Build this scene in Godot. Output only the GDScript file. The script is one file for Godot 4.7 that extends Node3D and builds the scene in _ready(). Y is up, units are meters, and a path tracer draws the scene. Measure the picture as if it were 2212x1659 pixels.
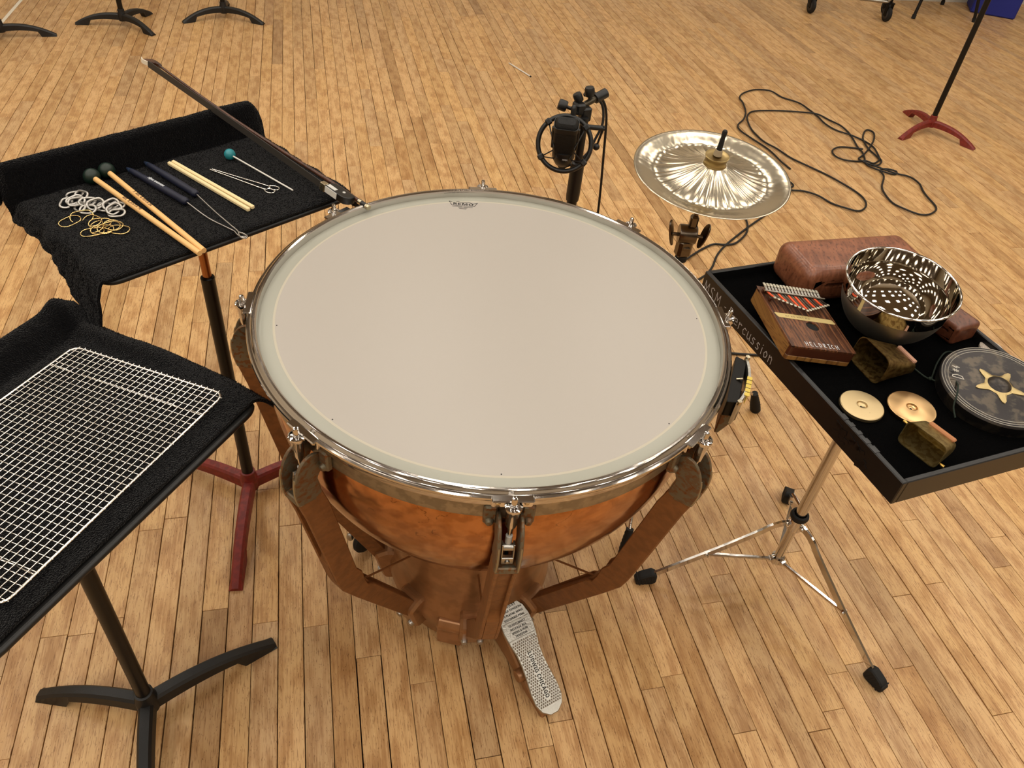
extends Node3D
# Percussion set-up in a rehearsal hall: a kettledrum between two music stands and a tray of small instruments.
# Units are metres, y is up. The camera stands at (0, 1.676, 0) and looks towards -z and down.

const ROOM_TURN := 0.287712          # the room and its floor boards are turned about y against the camera's axes
const BOARD := 0.05707               # width of one floor board
const SEAM := -0.0746                # where the seam of board 0 lies, across the boards
var room: Transform3D                # room axes: x across the boards, -z along them, away from the camera
var M := {}                          # materials by name
var used := {}                       # how often a top-level name was used
var rng := RandomNumberGenerator.new()

# ------------------------------------------------------------------ shapes
class Shape:
	var v := PackedVector3Array()
	var uv := PackedVector2Array()
	var c := PackedColorArray()
	var g := PackedInt32Array()
	var group := 0
	var tint := Color(1, 1, 1)
	var coloured := false

	func fresh() -> int:
		group += 1
		return group

	func tri(a: Vector3, b: Vector3, d: Vector3, s := -1, ua := Vector2.ZERO, ub := Vector2.ZERO, ud := Vector2.ZERO) -> void:
		v.append(a); v.append(b); v.append(d)
		uv.append(ua); uv.append(ub); uv.append(ud)
		g.append(s)
		if coloured:
			c.append(tint); c.append(tint); c.append(tint)

	func quad(a: Vector3, b: Vector3, d: Vector3, e: Vector3, s := -1, ua := Vector2.ZERO, ub := Vector2.ZERO, ud := Vector2.ZERO, ue := Vector2.ZERO) -> void:
		tri(a, b, d, s, ua, ub, ud)
		tri(a, d, e, s, ua, ud, ue)

	# a grid of points rows[i][j]; around_j joins the last column to the first, around_i the last row to the first
	func grid(rows: Array, around_j := false, around_i := false, s := -2, uv_scale := Vector2.ONE) -> void:
		if s == -2:
			s = fresh()
		var n := rows.size()
		for i in (n if around_i else n - 1):
			var p: PackedVector3Array = rows[i]
			var q: PackedVector3Array = rows[(i + 1) % n]
			var m := p.size()
			for j in (m if around_j else m - 1):
				var k := (j + 1) % m
				var u0 := float(i) / maxf(n - 1, 1) * uv_scale.x
				var u1 := float(i + 1) / maxf(n - 1, 1) * uv_scale.x
				var w0 := float(j) / maxf(m - 1, 1) * uv_scale.y
				var w1 := float(j + 1) / maxf(m - 1, 1) * uv_scale.y
				quad(p[j], p[k], q[k], q[j], s, Vector2(u0, w0), Vector2(u0, w1), Vector2(u1, w1), Vector2(u1, w0))

	func fan(ring: PackedVector3Array, middle: Vector3, turned := false) -> void:
		var s := fresh()
		for j in ring.size():
			var k := (j + 1) % ring.size()
			if turned:
				tri(middle, ring[k], ring[j], s)
			else:
				tri(middle, ring[j], ring[k], s)

	# a box with chamfered edges
	func box(t: Transform3D, size: Vector3, edge := 0.0) -> void:
		var h := size * 0.5
		edge = minf(edge, minf(h.x, minf(h.y, h.z)) * 0.98)
		if edge <= 0.0:
			for ax in 3:
				for sg in [-1.0, 1.0]:
					var n := Vector3.ZERO; n[ax] = sg
					var a := Vector3.ZERO; a[(ax + 1) % 3] = 1.0
					var b := n.cross(a)
					quad(t * ((n + a + b) * h), t * ((n + a - b) * h), t * ((n - a - b) * h), t * ((n - a + b) * h))
			return
		var i := h - Vector3(edge, edge, edge)
		for ax in 3:
			for sg in [-1.0, 1.0]:
				var n := Vector3.ZERO; n[ax] = sg
				var a := Vector3.ZERO; a[(ax + 1) % 3] = 1.0
				var b := n.cross(a)
				var o := n * h
				quad(t * (o + (a + b) * i), t * (o + (a - b) * i), t * (o + (-a - b) * i), t * (o + (-a + b) * i))
		for ax in 3:
			var bx := (ax + 1) % 3
			var cx := (ax + 2) % 3
			for sb in [-1.0, 1.0]:
				for sc in [-1.0, 1.0]:
					var p := []
					for e in [-1.0, 1.0]:
						var q := Vector3.ZERO; q[ax] = e * i[ax]; q[bx] = sb * h[bx]; q[cx] = sc * i[cx]
						var r := Vector3.ZERO; r[ax] = e * i[ax]; r[bx] = sb * i[bx]; r[cx] = sc * h[cx]
						p.append(t * q); p.append(t * r)
					if sb * sc > 0:
						quad(p[0], p[2], p[3], p[1])
					else:
						quad(p[1], p[3], p[2], p[0])
		for sx in [-1.0, 1.0]:
			for sy in [-1.0, 1.0]:
				for sz in [-1.0, 1.0]:
					var sv := Vector3(sx, sy, sz)
					var p := []
					for ax in 3:
						var q := sv * i; q[ax] = sv[ax] * h[ax]
						p.append(t * q)
					if sx * sy * sz > 0:
						tri(p[0], p[2], p[1])
					else:
						tri(p[0], p[1], p[2])

	# a box whose edges are rounded with radius r
	func round_box(t: Transform3D, size: Vector3, r: float, n := 10) -> void:
		var h := size * 0.5
		var i := Vector3(maxf(h.x - r, 0), maxf(h.y - r, 0), maxf(h.z - r, 0))
		var s := fresh()
		for ax in 3:
			for sg in [-1.0, 1.0]:
				var rows := []
				for a in n + 1:
					var row := PackedVector3Array()
					for b in n + 1:
						var p := Vector3.ZERO
						p[ax] = sg * h[ax]
						p[(ax + 1) % 3] = step_of(float(a) / n, h[(ax + 1) % 3], r) 
						p[(ax + 2) % 3] = step_of(float(b) / n, h[(ax + 2) % 3], r) * sg
						var q := p.clamp(-i, i)
						row.append(t * (q + (p - q).normalized() * r))
					rows.append(row)
				grid(rows, false, false, s)

	static func step_of(f: float, h: float, r: float) -> float:
		# most of the steps lie in the rounded ends
		var x := 2.0 * f - 1.0
		if absf(x) < 0.4:
			return x / 0.4 * (h - r)
		return signf(x) * (h - r + tan((absf(x) - 0.4) / 0.6 * PI / 4) * r)

	func ball(t: Transform3D, r: Vector3, n := 24, m := 12) -> void:
		var rows := []
		for a in m + 1:
			var row := PackedVector3Array()
			var la := PI * a / m
			for b in n:
				var lo := TAU * b / n
				row.append(t * (Vector3(sin(la) * cos(lo), cos(la), sin(la) * sin(lo)) * r))
			rows.append(row)
		grid(rows, true)

	# turn a profile of (radius, height) about the local y axis; corners sharper than about 35 degrees stay sharp
	func lathe(t: Transform3D, profile: Array, n := 48, from := 0.0, to := TAU) -> void:
		var full := absf(to - from - TAU) < 1e-4
		var cols := n if full else n + 1
		var s := fresh()
		for i in profile.size() - 1:
			var a: Vector2 = profile[i]
			var b: Vector2 = profile[i + 1]
			if i > 0:
				var d0: Vector2 = a - profile[i - 1]
				if absf(d0.angle_to(b - a)) > 0.6:
					s = fresh()
			var p := PackedVector3Array()
			var q := PackedVector3Array()
			for k in cols:
				var w := from + (to - from) * k / n
				p.append(t * Vector3(a.x * cos(w), a.y, a.x * sin(w)))
				q.append(t * Vector3(b.x * cos(w), b.y, b.x * sin(w)))
			for k in n:
				var l := (k + 1) % cols
				var u0 := float(k) / n
				var u1 := float(k + 1) / n
				if a.x < 1e-6:
					tri(p[k], q[l], q[k], s, Vector2(u0, 0), Vector2(u1, 1), Vector2(u0, 1))
				elif b.x < 1e-6:
					tri(p[k], p[l], q[k], s, Vector2(u0, 0), Vector2(u1, 0), Vector2(u0, 1))
				else:
					quad(p[k], p[l], q[l], q[k], s, Vector2(u0, 0), Vector2(u1, 0), Vector2(u1, 1), Vector2(u0, 1))

	# a round bar along a path; r is one radius or one for each point
	func tube(path: Array, r, n := 10, closed := false, caps := true, flat := Vector3.ZERO, flat_by := 1.0) -> void:
		var pts := PackedVector3Array(path)
		var m := pts.size()
		var rings := []
		var up := Vector3.ZERO
		for i in m:
			var d: Vector3
			if closed:
				d = (pts[(i + 1) % m] - pts[(i - 1 + m) % m]).normalized()
			elif i == 0:
				d = (pts[1] - pts[0]).normalized()
			elif i == m - 1:
				d = (pts[m - 1] - pts[m - 2]).normalized()
			else:
				d = ((pts[i + 1] - pts[i]).normalized() + (pts[i] - pts[i - 1]).normalized()).normalized()
			if up == Vector3.ZERO:
				up = flat if flat != Vector3.ZERO else (Vector3.UP if absf(d.y) < 0.9 else Vector3.RIGHT)
			elif flat != Vector3.ZERO:
				up = flat
			up = (up - d * up.dot(d)).normalized()
			var side := d.cross(up)
			var rad: float = r[i] if r is Array or r is PackedFloat32Array else r
			var ring := PackedVector3Array()
			for k in n:
				var w := TAU * k / n
				ring.append(pts[i] + (up * cos(w) * flat_by + side * sin(w)) * rad)
			rings.append(ring)
		grid(rings, true, closed)
		if caps and not closed:
			fan(rings[0], pts[0], true)
			fan(rings[m - 1], pts[m - 1])

	# push an outline (in the x, y plane of t) out along its z from z0 to z1, with chamfered rims
	func slab(t: Transform3D, outline: PackedVector2Array, z0: float, z1: float, edge := 0.0, smooth := false) -> void:
		var o := outline
		if Geometry2D.is_polygon_clockwise(o):
			o.reverse()
		var inner := o
		if edge > 0.0:
			inner = inset(o, edge)
		var idx := Geometry2D.triangulate_polygon(inner)
		for k in range(0, idx.size(), 3):
			var a := inner[idx[k]]; var b := inner[idx[k + 1]]; var d := inner[idx[k + 2]]
			tri(t * Vector3(a.x, a.y, z1), t * Vector3(d.x, d.y, z1), t * Vector3(b.x, b.y, z1), -1, a, d, b)
			tri(t * Vector3(a.x, a.y, z0), t * Vector3(b.x, b.y, z0), t * Vector3(d.x, d.y, z0), -1, a, b, d)
		var s := fresh() if smooth else -1
		var s2 := fresh() if smooth else -1
		var s3 := fresh() if smooth else -1
		for k in o.size():
			var l := (k + 1) % o.size()
			var a := o[k]; var b := o[l]; var ai := inner[k]; var bi := inner[l]
			quad(t * Vector3(a.x, a.y, z0 + edge), t * Vector3(a.x, a.y, z1 - edge), t * Vector3(b.x, b.y, z1 - edge), t * Vector3(b.x, b.y, z0 + edge), s, a, a, b, b)
			if edge > 0.0:
				quad(t * Vector3(a.x, a.y, z1 - edge), t * Vector3(ai.x, ai.y, z1), t * Vector3(bi.x, bi.y, z1), t * Vector3(b.x, b.y, z1 - edge), s2, a, ai, bi, b)
				quad(t * Vector3(ai.x, ai.y, z0), t * Vector3(a.x, a.y, z0 + edge), t * Vector3(b.x, b.y, z0 + edge), t * Vector3(bi.x, bi.y, z0), s3, ai, a, b, bi)

	static func inset(o: PackedVector2Array, d: float) -> PackedVector2Array:
		var r := PackedVector2Array()
		var m := o.size()
		for k in m:
			var e0 := (o[k] - o[(k - 1 + m) % m]).normalized()
			var e1 := (o[(k + 1) % m] - o[k]).normalized()
			var n0 := Vector2(-e0.y, e0.x)
			var n1 := Vector2(-e1.y, e1.x)
			var b := n0 + n1
			r.append(o[k] + b / maxf(b.length_squared() * 0.5, 0.3) * d)
		return r

	# flat strokes of lettering in the x, y plane of t, standing proud by z
	func strokes(t: Transform3D, lines: Array, width: float, z := 0.0003) -> void:
		for line in lines:
			for k in line.size() - 1:
				var a: Vector2 = line[k]
				var b: Vector2 = line[k + 1]
				var d := (b - a).normalized()
				if d == Vector2.ZERO:
					continue
				var n := Vector2(-d.y, d.x) * width * 0.5
				var e := d * width * 0.35
				var p := [a - e + n, a - e - n, b + e - n, b + e + n]
				var lo := []
				var hi := []
				for q in p:
					lo.append(t * Vector3(q.x, q.y, 0)); hi.append(t * Vector3(q.x, q.y, z))
				quad(hi[0], hi[3], hi[2], hi[1])
				for j in 4:
					var l := (j + 1) % 4
					quad(lo[j], hi[j], hi[l], lo[l])

	func volume() -> float:
		var s := 0.0
		for k in range(0, v.size(), 3):
			s += v[k].dot(v[k + 1].cross(v[k + 2]))
		return s

	func mesh(inv: Transform3D) -> ArrayMesh:
		var st := SurfaceTool.new()
		st.begin(Mesh.PRIMITIVE_TRIANGLES)
		var turned := volume() > 0.0     # Godot's front faces run clockwise
		for k in range(0, v.size(), 3):
			var order := [k, k + 2, k + 1] if turned else [k, k + 1, k + 2]
			var s := g[k / 3]
			st.set_smooth_group(s)
			for i in order:
				if coloured:
					st.set_color(c[i])
				st.set_uv(uv[i])
				st.add_vertex(inv * v[i])
		st.generate_normals()
		return st.commit()

# ------------------------------------------------------------------ objects
func free_name(called: String) -> String:
	var k: int = used.get(called, 0)
	used[called] = k + 1
	return called if k == 0 else "%s_%03d" % [called, k]

func thing(called: String, label: String, category: String, at := Vector3.ZERO, group := "") -> Node3D:
	var o := Node3D.new()
	o.name = free_name(called)
	add_child(o)
	o.position = at
	tag(o, label, category, group)
	return o

func tag(o: Node, label: String, category: String, group := "") -> Node:
	o.set_meta("label", label)
	o.set_meta("category", category)
	if group != "":
		o.set_meta("group", group)
	return o

# one named mesh; the shape is given in world coordinates (in the parent's own when local is set)
func part(called: String, s: Shape, m: Material, parent: Node3D = self, local := false) -> MeshInstance3D:
	var o := MeshInstance3D.new()
	o.name = free_name(called) if parent == self else called
	parent.add_child(o, true)
	var inv := Transform3D.IDENTITY if local or parent == self else parent.global_transform.affine_inverse()
	o.mesh = s.mesh(inv)
	o.material_override = null
	o.set_surface_override_material(0, m)
	return o

# a part whose own mesh is a bare holder for sub-parts
func holder(called: String, parent: Node3D, at := Transform3D.IDENTITY) -> Node3D:
	var o := Node3D.new()
	o.name = called
	parent.add_child(o, true)
	o.transform = at
	return o

func single(called: String, s: Shape, m: Material, label: String, category: String, at: Vector3, group := "") -> MeshInstance3D:
	var o := MeshInstance3D.new()
	o.name = free_name(called)
	add_child(o)
	o.position = at
	o.mesh = s.mesh(Transform3D(Basis.IDENTITY, -at))
	o.set_surface_override_material(0, m)
	tag(o, label, category, group)
	return o

func structure(called: String, s: Shape, m: Material) -> MeshInstance3D:
	var o := part(called, s, m, self)
	o.set_meta("kind", "structure")
	return o

func lettering(called: String, text: String, size: float, depth: float, t: Transform3D, m: Material, parent: Node3D, font_name := "Droid Sans", weight := 700, spread := 1.0) -> MeshInstance3D:
	var f := SystemFont.new()
	f.font_names = PackedStringArray([font_name])
	f.font_weight = weight
	var tm := TextMesh.new()
	tm.text = text
	tm.font = f
	tm.font_size = 64
	tm.pixel_size = size / 64.0
	tm.depth = depth
	var o := MeshInstance3D.new()
	o.name = called
	parent.add_child(o, true)
	o.mesh = tm
	o.global_transform = t * Transform3D(Basis.from_scale(Vector3(spread, 1, 1)), Vector3.ZERO)
	o.set_surface_override_material(0, m)
	return o

func at_axes(x: Vector3, y: Vector3, z: Vector3, o: Vector3) -> Transform3D:
	return Transform3D(Basis(x, y, z), o)

# a transform whose y axis points along d
func along(d: Vector3, o: Vector3) -> Transform3D:
	var y := d.normalized()
	var x := y.cross(Vector3.FORWARD if absf(y.z) < 0.9 else Vector3.RIGHT).normalized()
	return Transform3D(Basis(x, y, x.cross(y)), o)

func smooth_path(p: Array, closed := false, per := 6) -> Array:
	var out := []
	var n := p.size()
	for i in (n if closed else n - 1):
		var a: Vector3 = p[(i - 1 + n) % n] if closed or i > 0 else p[0]
		var b: Vector3 = p[i]
		var c: Vector3 = p[(i + 1) % n]
		var d: Vector3 = p[(i + 2) % n] if closed or i + 2 < n else p[n - 1]
		for k in per:
			out.append(b.cubic_interpolate(c, a, d, float(k) / per))
	if not closed:
		out.append(p[n - 1])
	return out

func rounded(outline: Array, r: float, n := 5) -> PackedVector2Array:
	var out := PackedVector2Array()
	var m := outline.size()
	for k in m:
		var p: Vector2 = outline[k]
		var a: Vector2 = outline[(k - 1 + m) % m]
		var b: Vector2 = outline[(k + 1) % m]
		var ra := minf(r, minf(p.distance_to(a), p.distance_to(b)) * 0.45)
		var s := p + (a - p).normalized() * ra
		var e := p + (b - p).normalized() * ra
		for i in n + 1:
			var f := float(i) / n
			out.append(s.lerp(p, f).lerp(p.lerp(e, f), f))
	return out

# ------------------------------------------------------------------ materials
func mat(called: String, colour: Color, rough := 0.6, metal := 0.0, more := {}) -> StandardMaterial3D:
	var m := StandardMaterial3D.new()
	m.resource_name = called
	m.albedo_color = colour
	m.roughness = rough
	m.metallic = metal
	for k in more:
		m.set(k, more[k])
	M[called] = m
	return m

func noise(seed_: int, freq: float, octaves := 4, kind := FastNoiseLite.TYPE_SIMPLEX_SMOOTH) -> FastNoiseLite:
	var n := FastNoiseLite.new()
	n.seed = seed_
	n.frequency = freq
	n.noise_type = kind
	n.fractal_type = FastNoiseLite.FRACTAL_FBM if octaves > 1 else FastNoiseLite.FRACTAL_NONE
	n.fractal_octaves = octaves
	return n

func grey_noise(size: int, seed_: int, freq: float, octaves := 4) -> ImageTexture:
	return ImageTexture.create_from_image(noise(seed_, freq, octaves).get_seamless_image(size, size))

# a texture that mixes two colours by noise: a stands where the noise is low, b where it is high
func mottled(size: int, seed_: int, freq: float, a: Color, b: Color, lo := 0.35, hi := 0.65, octaves := 5) -> ImageTexture:
	var n := noise(seed_, freq, octaves).get_seamless_image(size, size)
	n.convert(Image.FORMAT_L8)
	var d := n.get_data()
	var out := PackedByteArray()
	out.resize(size * size * 3)
	var table := []
	for k in 256:
		table.append(a.lerp(b, smoothstep(lo, hi, k / 255.0)))
	for k in d.size():
		var c: Color = table[d[k]]
		out[k * 3] = c.r8; out[k * 3 + 1] = c.g8; out[k * 3 + 2] = c.b8
	return ImageTexture.create_from_image(Image.create_from_data(size, size, false, Image.FORMAT_RGB8, out))

# wood: streaks along v, darker flecks, cloudy figure; colours in sRGB
func wood(w: int, h: int, seed_: int, light: Color, dark: Color, fleck: Color, streak := 0.6, cloud := 0.5, stretch := 14.0, fleck_at := 0.62, specks := 0) -> ImageTexture:
	var a := noise(seed_, 0.05, 4)
	var b := noise(seed_ + 1, 0.006, 4)
	var e := noise(seed_ + 2, 0.09, 3)
	b.domain_warp_enabled = true
	b.domain_warp_amplitude = 30.0
	var ia := a.get_seamless_image(w, int(h / stretch))
	ia.convert(Image.FORMAT_L8)
	ia.resize(w, h, Image.INTERPOLATE_CUBIC)
	var ib := b.get_seamless_image(w, h)
	ib.convert(Image.FORMAT_L8)
	var ie := e.get_seamless_image(w, int(h / 5.0))
	ie.convert(Image.FORMAT_L8)
	ie.resize(w, h, Image.INTERPOLATE_BILINEAR)
	var da := ia.get_data()
	var db := ib.get_data()
	var de := ie.get_data()
	var out := PackedByteArray()
	out.resize(w * h * 3)
	var lr := light.r * 255.0; var lg := light.g * 255.0; var lb := light.b * 255.0
	var kr := dark.r * 255.0 - lr; var kg := dark.g * 255.0 - lg; var kb := dark.b * 255.0 - lb
	var fr := fleck.r * 255.0; var fg := fleck.g * 255.0; var fb := fleck.b * 255.0
	for k in w * h:
		var x := clampf((da[k] / 255.0 - 0.35) * 2.2 * streak + (db[k] / 255.0 - 0.4) * 2.4 * cloud, 0.0, 1.0)
		var y := clampf((de[k] / 255.0 - fleck_at) * 5.0, 0.0, 0.75)
		out[k * 3] = int(lerpf(lr + kr * x, fr, y))
		out[k * 3 + 1] = int(lerpf(lg + kg * x, fg, y))
		out[k * 3 + 2] = int(lerpf(lb + kb * x, fb, y))
	if specks > 0:
		var dice := RandomNumberGenerator.new()
		dice.seed = seed_
		for k in specks:
			# dents, pinholes and light scratches
			var x := dice.randi_range(2, w - 3)
			var y := dice.randi_range(30, h - 31)
			var kind := dice.randf()
			if kind < 0.72:
				var l := dice.randi_range(1, 5)
				for q in l:
					for two in 2:
						var i := ((y + q) * w + x + two) * 3
						out[i] = int(out[i] * 0.62); out[i + 1] = int(out[i + 1] * 0.55); out[i + 2] = int(out[i + 2] * 0.48)
			else:
				var dx := dice.randf_range(-0.6, 0.6)
				for q in dice.randi_range(8, 28):
					var xx := clampi(int(x + dx * q), 0, w - 1)
					var i := ((y + q) * w + xx) * 3
					out[i] = mini(255, int(out[i] * 1.12)); out[i + 1] = mini(255, int(out[i + 1] * 1.16)); out[i + 2] = mini(255, int(out[i + 2] * 1.22))
	return ImageTexture.create_from_image(Image.create_from_data(w, h, false, Image.FORMAT_RGB8, out))

# the same with thin dark veins and a few smudges
func veined(size: int, seed_: int, freq: float, a: Color, b: Color, vein: Color) -> ImageTexture:
	var base := mottled(size, seed_, freq, a, b, 0.35, 0.7).get_image()
	var r := noise(seed_ + 1, 0.007, 3)
	r.domain_warp_enabled = true
	r.domain_warp_amplitude = 14.0
	r.domain_warp_frequency = 0.04
	var ri := r.get_seamless_image(size, size)
	ri.convert(Image.FORMAT_L8)
	var gate := noise(seed_ + 2, 0.012, 2).get_seamless_image(size, size)
	gate.convert(Image.FORMAT_L8)
	var rd := ri.get_data()
	var gd := gate.get_data()
	var d := base.get_data()
	for k in rd.size():
		var line := 1.0 - smoothstep(0.0, 2.2, absf(rd[k] - 122.0))
		line *= smoothstep(128.0, 160.0, gd[k]) * 0.75
		if line > 0.02:
			d[k * 3] = int(lerpf(d[k * 3], vein.r8, line))
			d[k * 3 + 1] = int(lerpf(d[k * 3 + 1], vein.g8, line))
			d[k * 3 + 2] = int(lerpf(d[k * 3 + 2], vein.b8, line))
	return ImageTexture.create_from_image(Image.create_from_data(size, size, false, Image.FORMAT_RGB8, d))

func triplanar(m: StandardMaterial3D, scale: float, in_world := false) -> void:
	m.uv1_triplanar = true
	m.uv1_world_triplanar = in_world
	m.uv1_scale = Vector3.ONE * scale

func materials() -> void:
	var floor_wood := mat("maple_boards", Color(1, 1, 1), 0.42)
	floor_wood.albedo_texture = wood(1024, 2048, 11, Color(0.83, 0.675, 0.475), Color(0.70, 0.53, 0.345), Color(0.52, 0.37, 0.23), 0.50, 0.72, 14.0, 0.66, 5000)
	floor_wood.vertex_color_use_as_albedo = true
	floor_wood.metallic_specular = 0.42
	floor_wood.roughness_texture = mottled(512, 71, 0.02, Color(0.75, 0.75, 0.75), Color(1, 1, 1), 0.3, 0.7)
	floor_wood.roughness_texture_channel = BaseMaterial3D.TEXTURE_CHANNEL_RED
	mat("board_bed", Color(0.10, 0.06, 0.035), 0.95)
	mat("plaster", Color(0.78, 0.75, 0.69), 0.85)
	mat("ceiling_white", Color(0.50, 0.48, 0.45), 0.9)
	mat("trim_white", Color(0.80, 0.78, 0.73), 0.5)
	mat("lamp_frame", Color(0.85, 0.85, 0.83), 0.4)
	mat("lamp_glow", Color(1, 1, 1), 0.5, 0.0, {"emission_enabled": true, "emission": Color(1.0, 0.966, 0.914), "emission_energy_multiplier": 9.0})
	# drum
	mat("film", Color(0.655, 0.632, 0.603), 0.36)
	mat("film_collar", Color(0.61, 0.61, 0.565), 0.34)
	mat("film_edge_tone", Color(0.70, 0.675, 0.61), 0.4)  # lighter: shading change at the bearing edge put into the colour
	mat("ink", Color(0.06, 0.06, 0.065), 0.6)
	var chrome := mat("chrome", Color(0.80, 0.785, 0.765), 0.11, 1.0)
	chrome.heightmap_enabled = true
	chrome.heightmap_texture = grey_noise(256, 5, 0.02, 3)
	chrome.heightmap_scale = 0.008
	triplanar(chrome, 6.0)
	mat("bright_chrome", Color(0.84, 0.83, 0.82), 0.07, 1.0)
	var steel := mat("band_steel", Color(1, 1, 1), 0.38, 0.9)
	steel.albedo_texture = mottled(256, 21, 0.03, Color(0.54, 0.51, 0.45), Color(0.66, 0.62, 0.55))
	triplanar(steel, 5.0)
	var copper := mat("copper", Color(1, 1, 1), 0.16, 1.0)
	copper.albedo_texture = veined(512, 31, 0.02, Color(0.76, 0.55, 0.36), Color(0.67, 0.46, 0.28), Color(0.22, 0.13, 0.07))
	copper.heightmap_enabled = true
	copper.heightmap_texture = grey_noise(512, 33, 0.006, 3)
	copper.heightmap_scale = 0.30
	triplanar(copper, 2.5)
	var paint := mat("bronze_paint", Color(1, 1, 1), 0.5, 0.25)
	paint.albedo_texture = mottled(512, 41, 0.02, Color(0.52, 0.345, 0.19), Color(0.46, 0.30, 0.16), 0.3, 0.7)
	paint.heightmap_enabled = true
	paint.heightmap_texture = grey_noise(256, 43, 0.1, 4)
	paint.heightmap_scale = 0.04
	triplanar(paint, 4.0)
	var pedestal := mat("pedestal_paint", Color(1, 1, 1), 0.30, 0.45)
	pedestal.albedo_texture = mottled(512, 45, 0.015, Color(0.63, 0.46, 0.31), Color(0.57, 0.41, 0.27), 0.3, 0.7)
	triplanar(pedestal, 3.0)
	var worn := mat("worn_casting", Color(1, 1, 1), 0.48, 0.55)
	worn.albedo_texture = mottled(512, 47, 0.02, Color(0.43, 0.40, 0.33), Color(0.44, 0.28, 0.15), 0.54, 0.60)
	triplanar(worn, 7.0)
	mat("bare_edge", Color(0.60, 0.56, 0.46), 0.4, 0.7)
	mat("dark_steel", Color(0.10, 0.095, 0.09), 0.4, 0.8)
	var cast := mat("cast_aluminium", Color(0.66, 0.65, 0.62), 0.34, 0.95)
	cast.heightmap_enabled = true
	cast.heightmap_texture = grey_noise(256, 49, 0.08, 3)
	cast.heightmap_scale = 0.05
	triplanar(cast, 9.0)
	mat("cast_dark", Color(0.16, 0.155, 0.145), 0.5, 0.6)
	mat("yellow_label", Color(0.80, 0.70, 0.30), 0.6)
	mat("rubber", Color(0.035, 0.034, 0.033), 0.75)
	mat("green_paint", Color(0.20, 0.36, 0.27), 0.6)
	# stands
	var black := mat("stand_black", Color(0.052, 0.05, 0.048), 0.5, 0.0)
	black.heightmap_enabled = true
	black.heightmap_texture = grey_noise(256, 53, 0.2, 2)
	black.heightmap_scale = 0.02
	triplanar(black, 12.0)
	mat("tube_black", Color(0.045, 0.036, 0.03), 0.38, 0.3)
	mat("tube_bronze", Color(0.62, 0.42, 0.27), 0.25, 1.0)
	var red := mat("stand_red", Color(1, 1, 1), 0.5)
	red.albedo_texture = mottled(256, 57, 0.03, Color(0.50, 0.145, 0.105), Color(0.40, 0.10, 0.075), 0.3, 0.75)
	triplanar(red, 6.0)
	var towel := mat("towel_black", Color(0.040, 0.040, 0.046), 1.0)
	towel.rim_enabled = true
	towel.rim = 0.35
	towel.rim_tint = 0.3
	towel.metallic_specular = 0.1
	towel.heightmap_enabled = true
	towel.heightmap_texture = grey_noise(512, 59, 0.09, 3)
	towel.heightmap_scale = 0.35
	triplanar(towel, 7.0)
	mat("towel_pile", Color(0.05, 0.05, 0.056), 0.95, 0.0, {"metallic_specular": 0.15})
	# small things
	mat("wire_chrome", Color(0.93, 0.92, 0.90), 0.18, 1.0)
	mat("rattan", Color(0.90, 0.72, 0.47), 0.45)
	mat("pale_wood", Color(0.91, 0.83, 0.64), 0.55)
	mat("green_rubber", Color(0.045, 0.13, 0.095), 0.42)
	mat("blue_grip", Color(0.035, 0.065, 0.16), 0.55)
	mat("blue_tip", Color(0.10, 0.18, 0.28), 0.5)
	mat("print_white", Color(0.82, 0.84, 0.86), 0.6)
	mat("print_brown", Color(0.34, 0.24, 0.14), 0.7)
	mat("zinc", Color(0.70, 0.69, 0.67), 0.34, 1.0)
	mat("brass_ring", Color(0.82, 0.72, 0.50), 0.25, 1.0)
	mat("teal_ball", Color(0.16, 0.52, 0.56), 0.12, 0.0, {"subsurf_scatter_enabled": true, "subsurf_scatter_strength": 0.5})
	mat("white_rod", Color(0.86, 0.85, 0.82), 0.35)
	var stick := mat("bow_wood", Color(1, 1, 1), 0.28)
	stick.albedo_texture = wood(256, 512, 63, Color(0.34, 0.20, 0.13), Color(0.20, 0.11, 0.07), Color(0.12, 0.06, 0.04))
	triplanar(stick, 6.0)
	mat("ebony", Color(0.035, 0.032, 0.03), 0.35)
	mat("horsehair", Color(0.17, 0.155, 0.14), 0.55)
	mat("nickel", Color(0.74, 0.70, 0.60), 0.22, 1.0)
	mat("pearl", Color(0.78, 0.78, 0.76), 0.25)
	mat("ivory", Color(0.86, 0.83, 0.76), 0.4)
	# tray
	mat("tray_black", Color(0.035, 0.037, 0.04), 0.38)
	var felt := mat("tray_felt", Color(0.022, 0.022, 0.023), 1.0)
	felt.metallic_specular = 0.1
	felt.heightmap_enabled = true
	felt.heightmap_texture = grey_noise(256, 61, 0.25, 2)
	felt.heightmap_scale = 0.1
	triplanar(felt, 10.0)
	mat("tape_black", Color(0.06, 0.06, 0.062), 0.3)
	mat("chalk", Color(0.74, 0.73, 0.72), 0.8)
	var maho := mat("mahogany", Color(1, 1, 1), 0.30)
	maho.albedo_texture = wood(512, 1024, 81, Color(0.55, 0.345, 0.24), Color(0.42, 0.245, 0.165), Color(0.30, 0.165, 0.105), 0.6, 0.5, 18.0)
	maho.uv1_scale = Vector3(1, 1, 1)
	triplanar(maho, 3.0)
	var maho2 := mat("mahogany_dark", Color(1, 1, 1), 0.33)
	maho2.albedo_texture = wood(512, 1024, 83, Color(0.43, 0.25, 0.17), Color(0.33, 0.18, 0.12), Color(0.24, 0.12, 0.08), 0.6, 0.5, 18.0)
	triplanar(maho2, 3.0)
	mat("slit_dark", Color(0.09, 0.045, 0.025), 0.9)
	mat("mirror_steel", Color(0.80, 0.78, 0.74), 0.045, 1.0)
	var brushed := mat("brushed_steel", Color(0.66, 0.64, 0.60), 0.46, 1.0)
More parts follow.
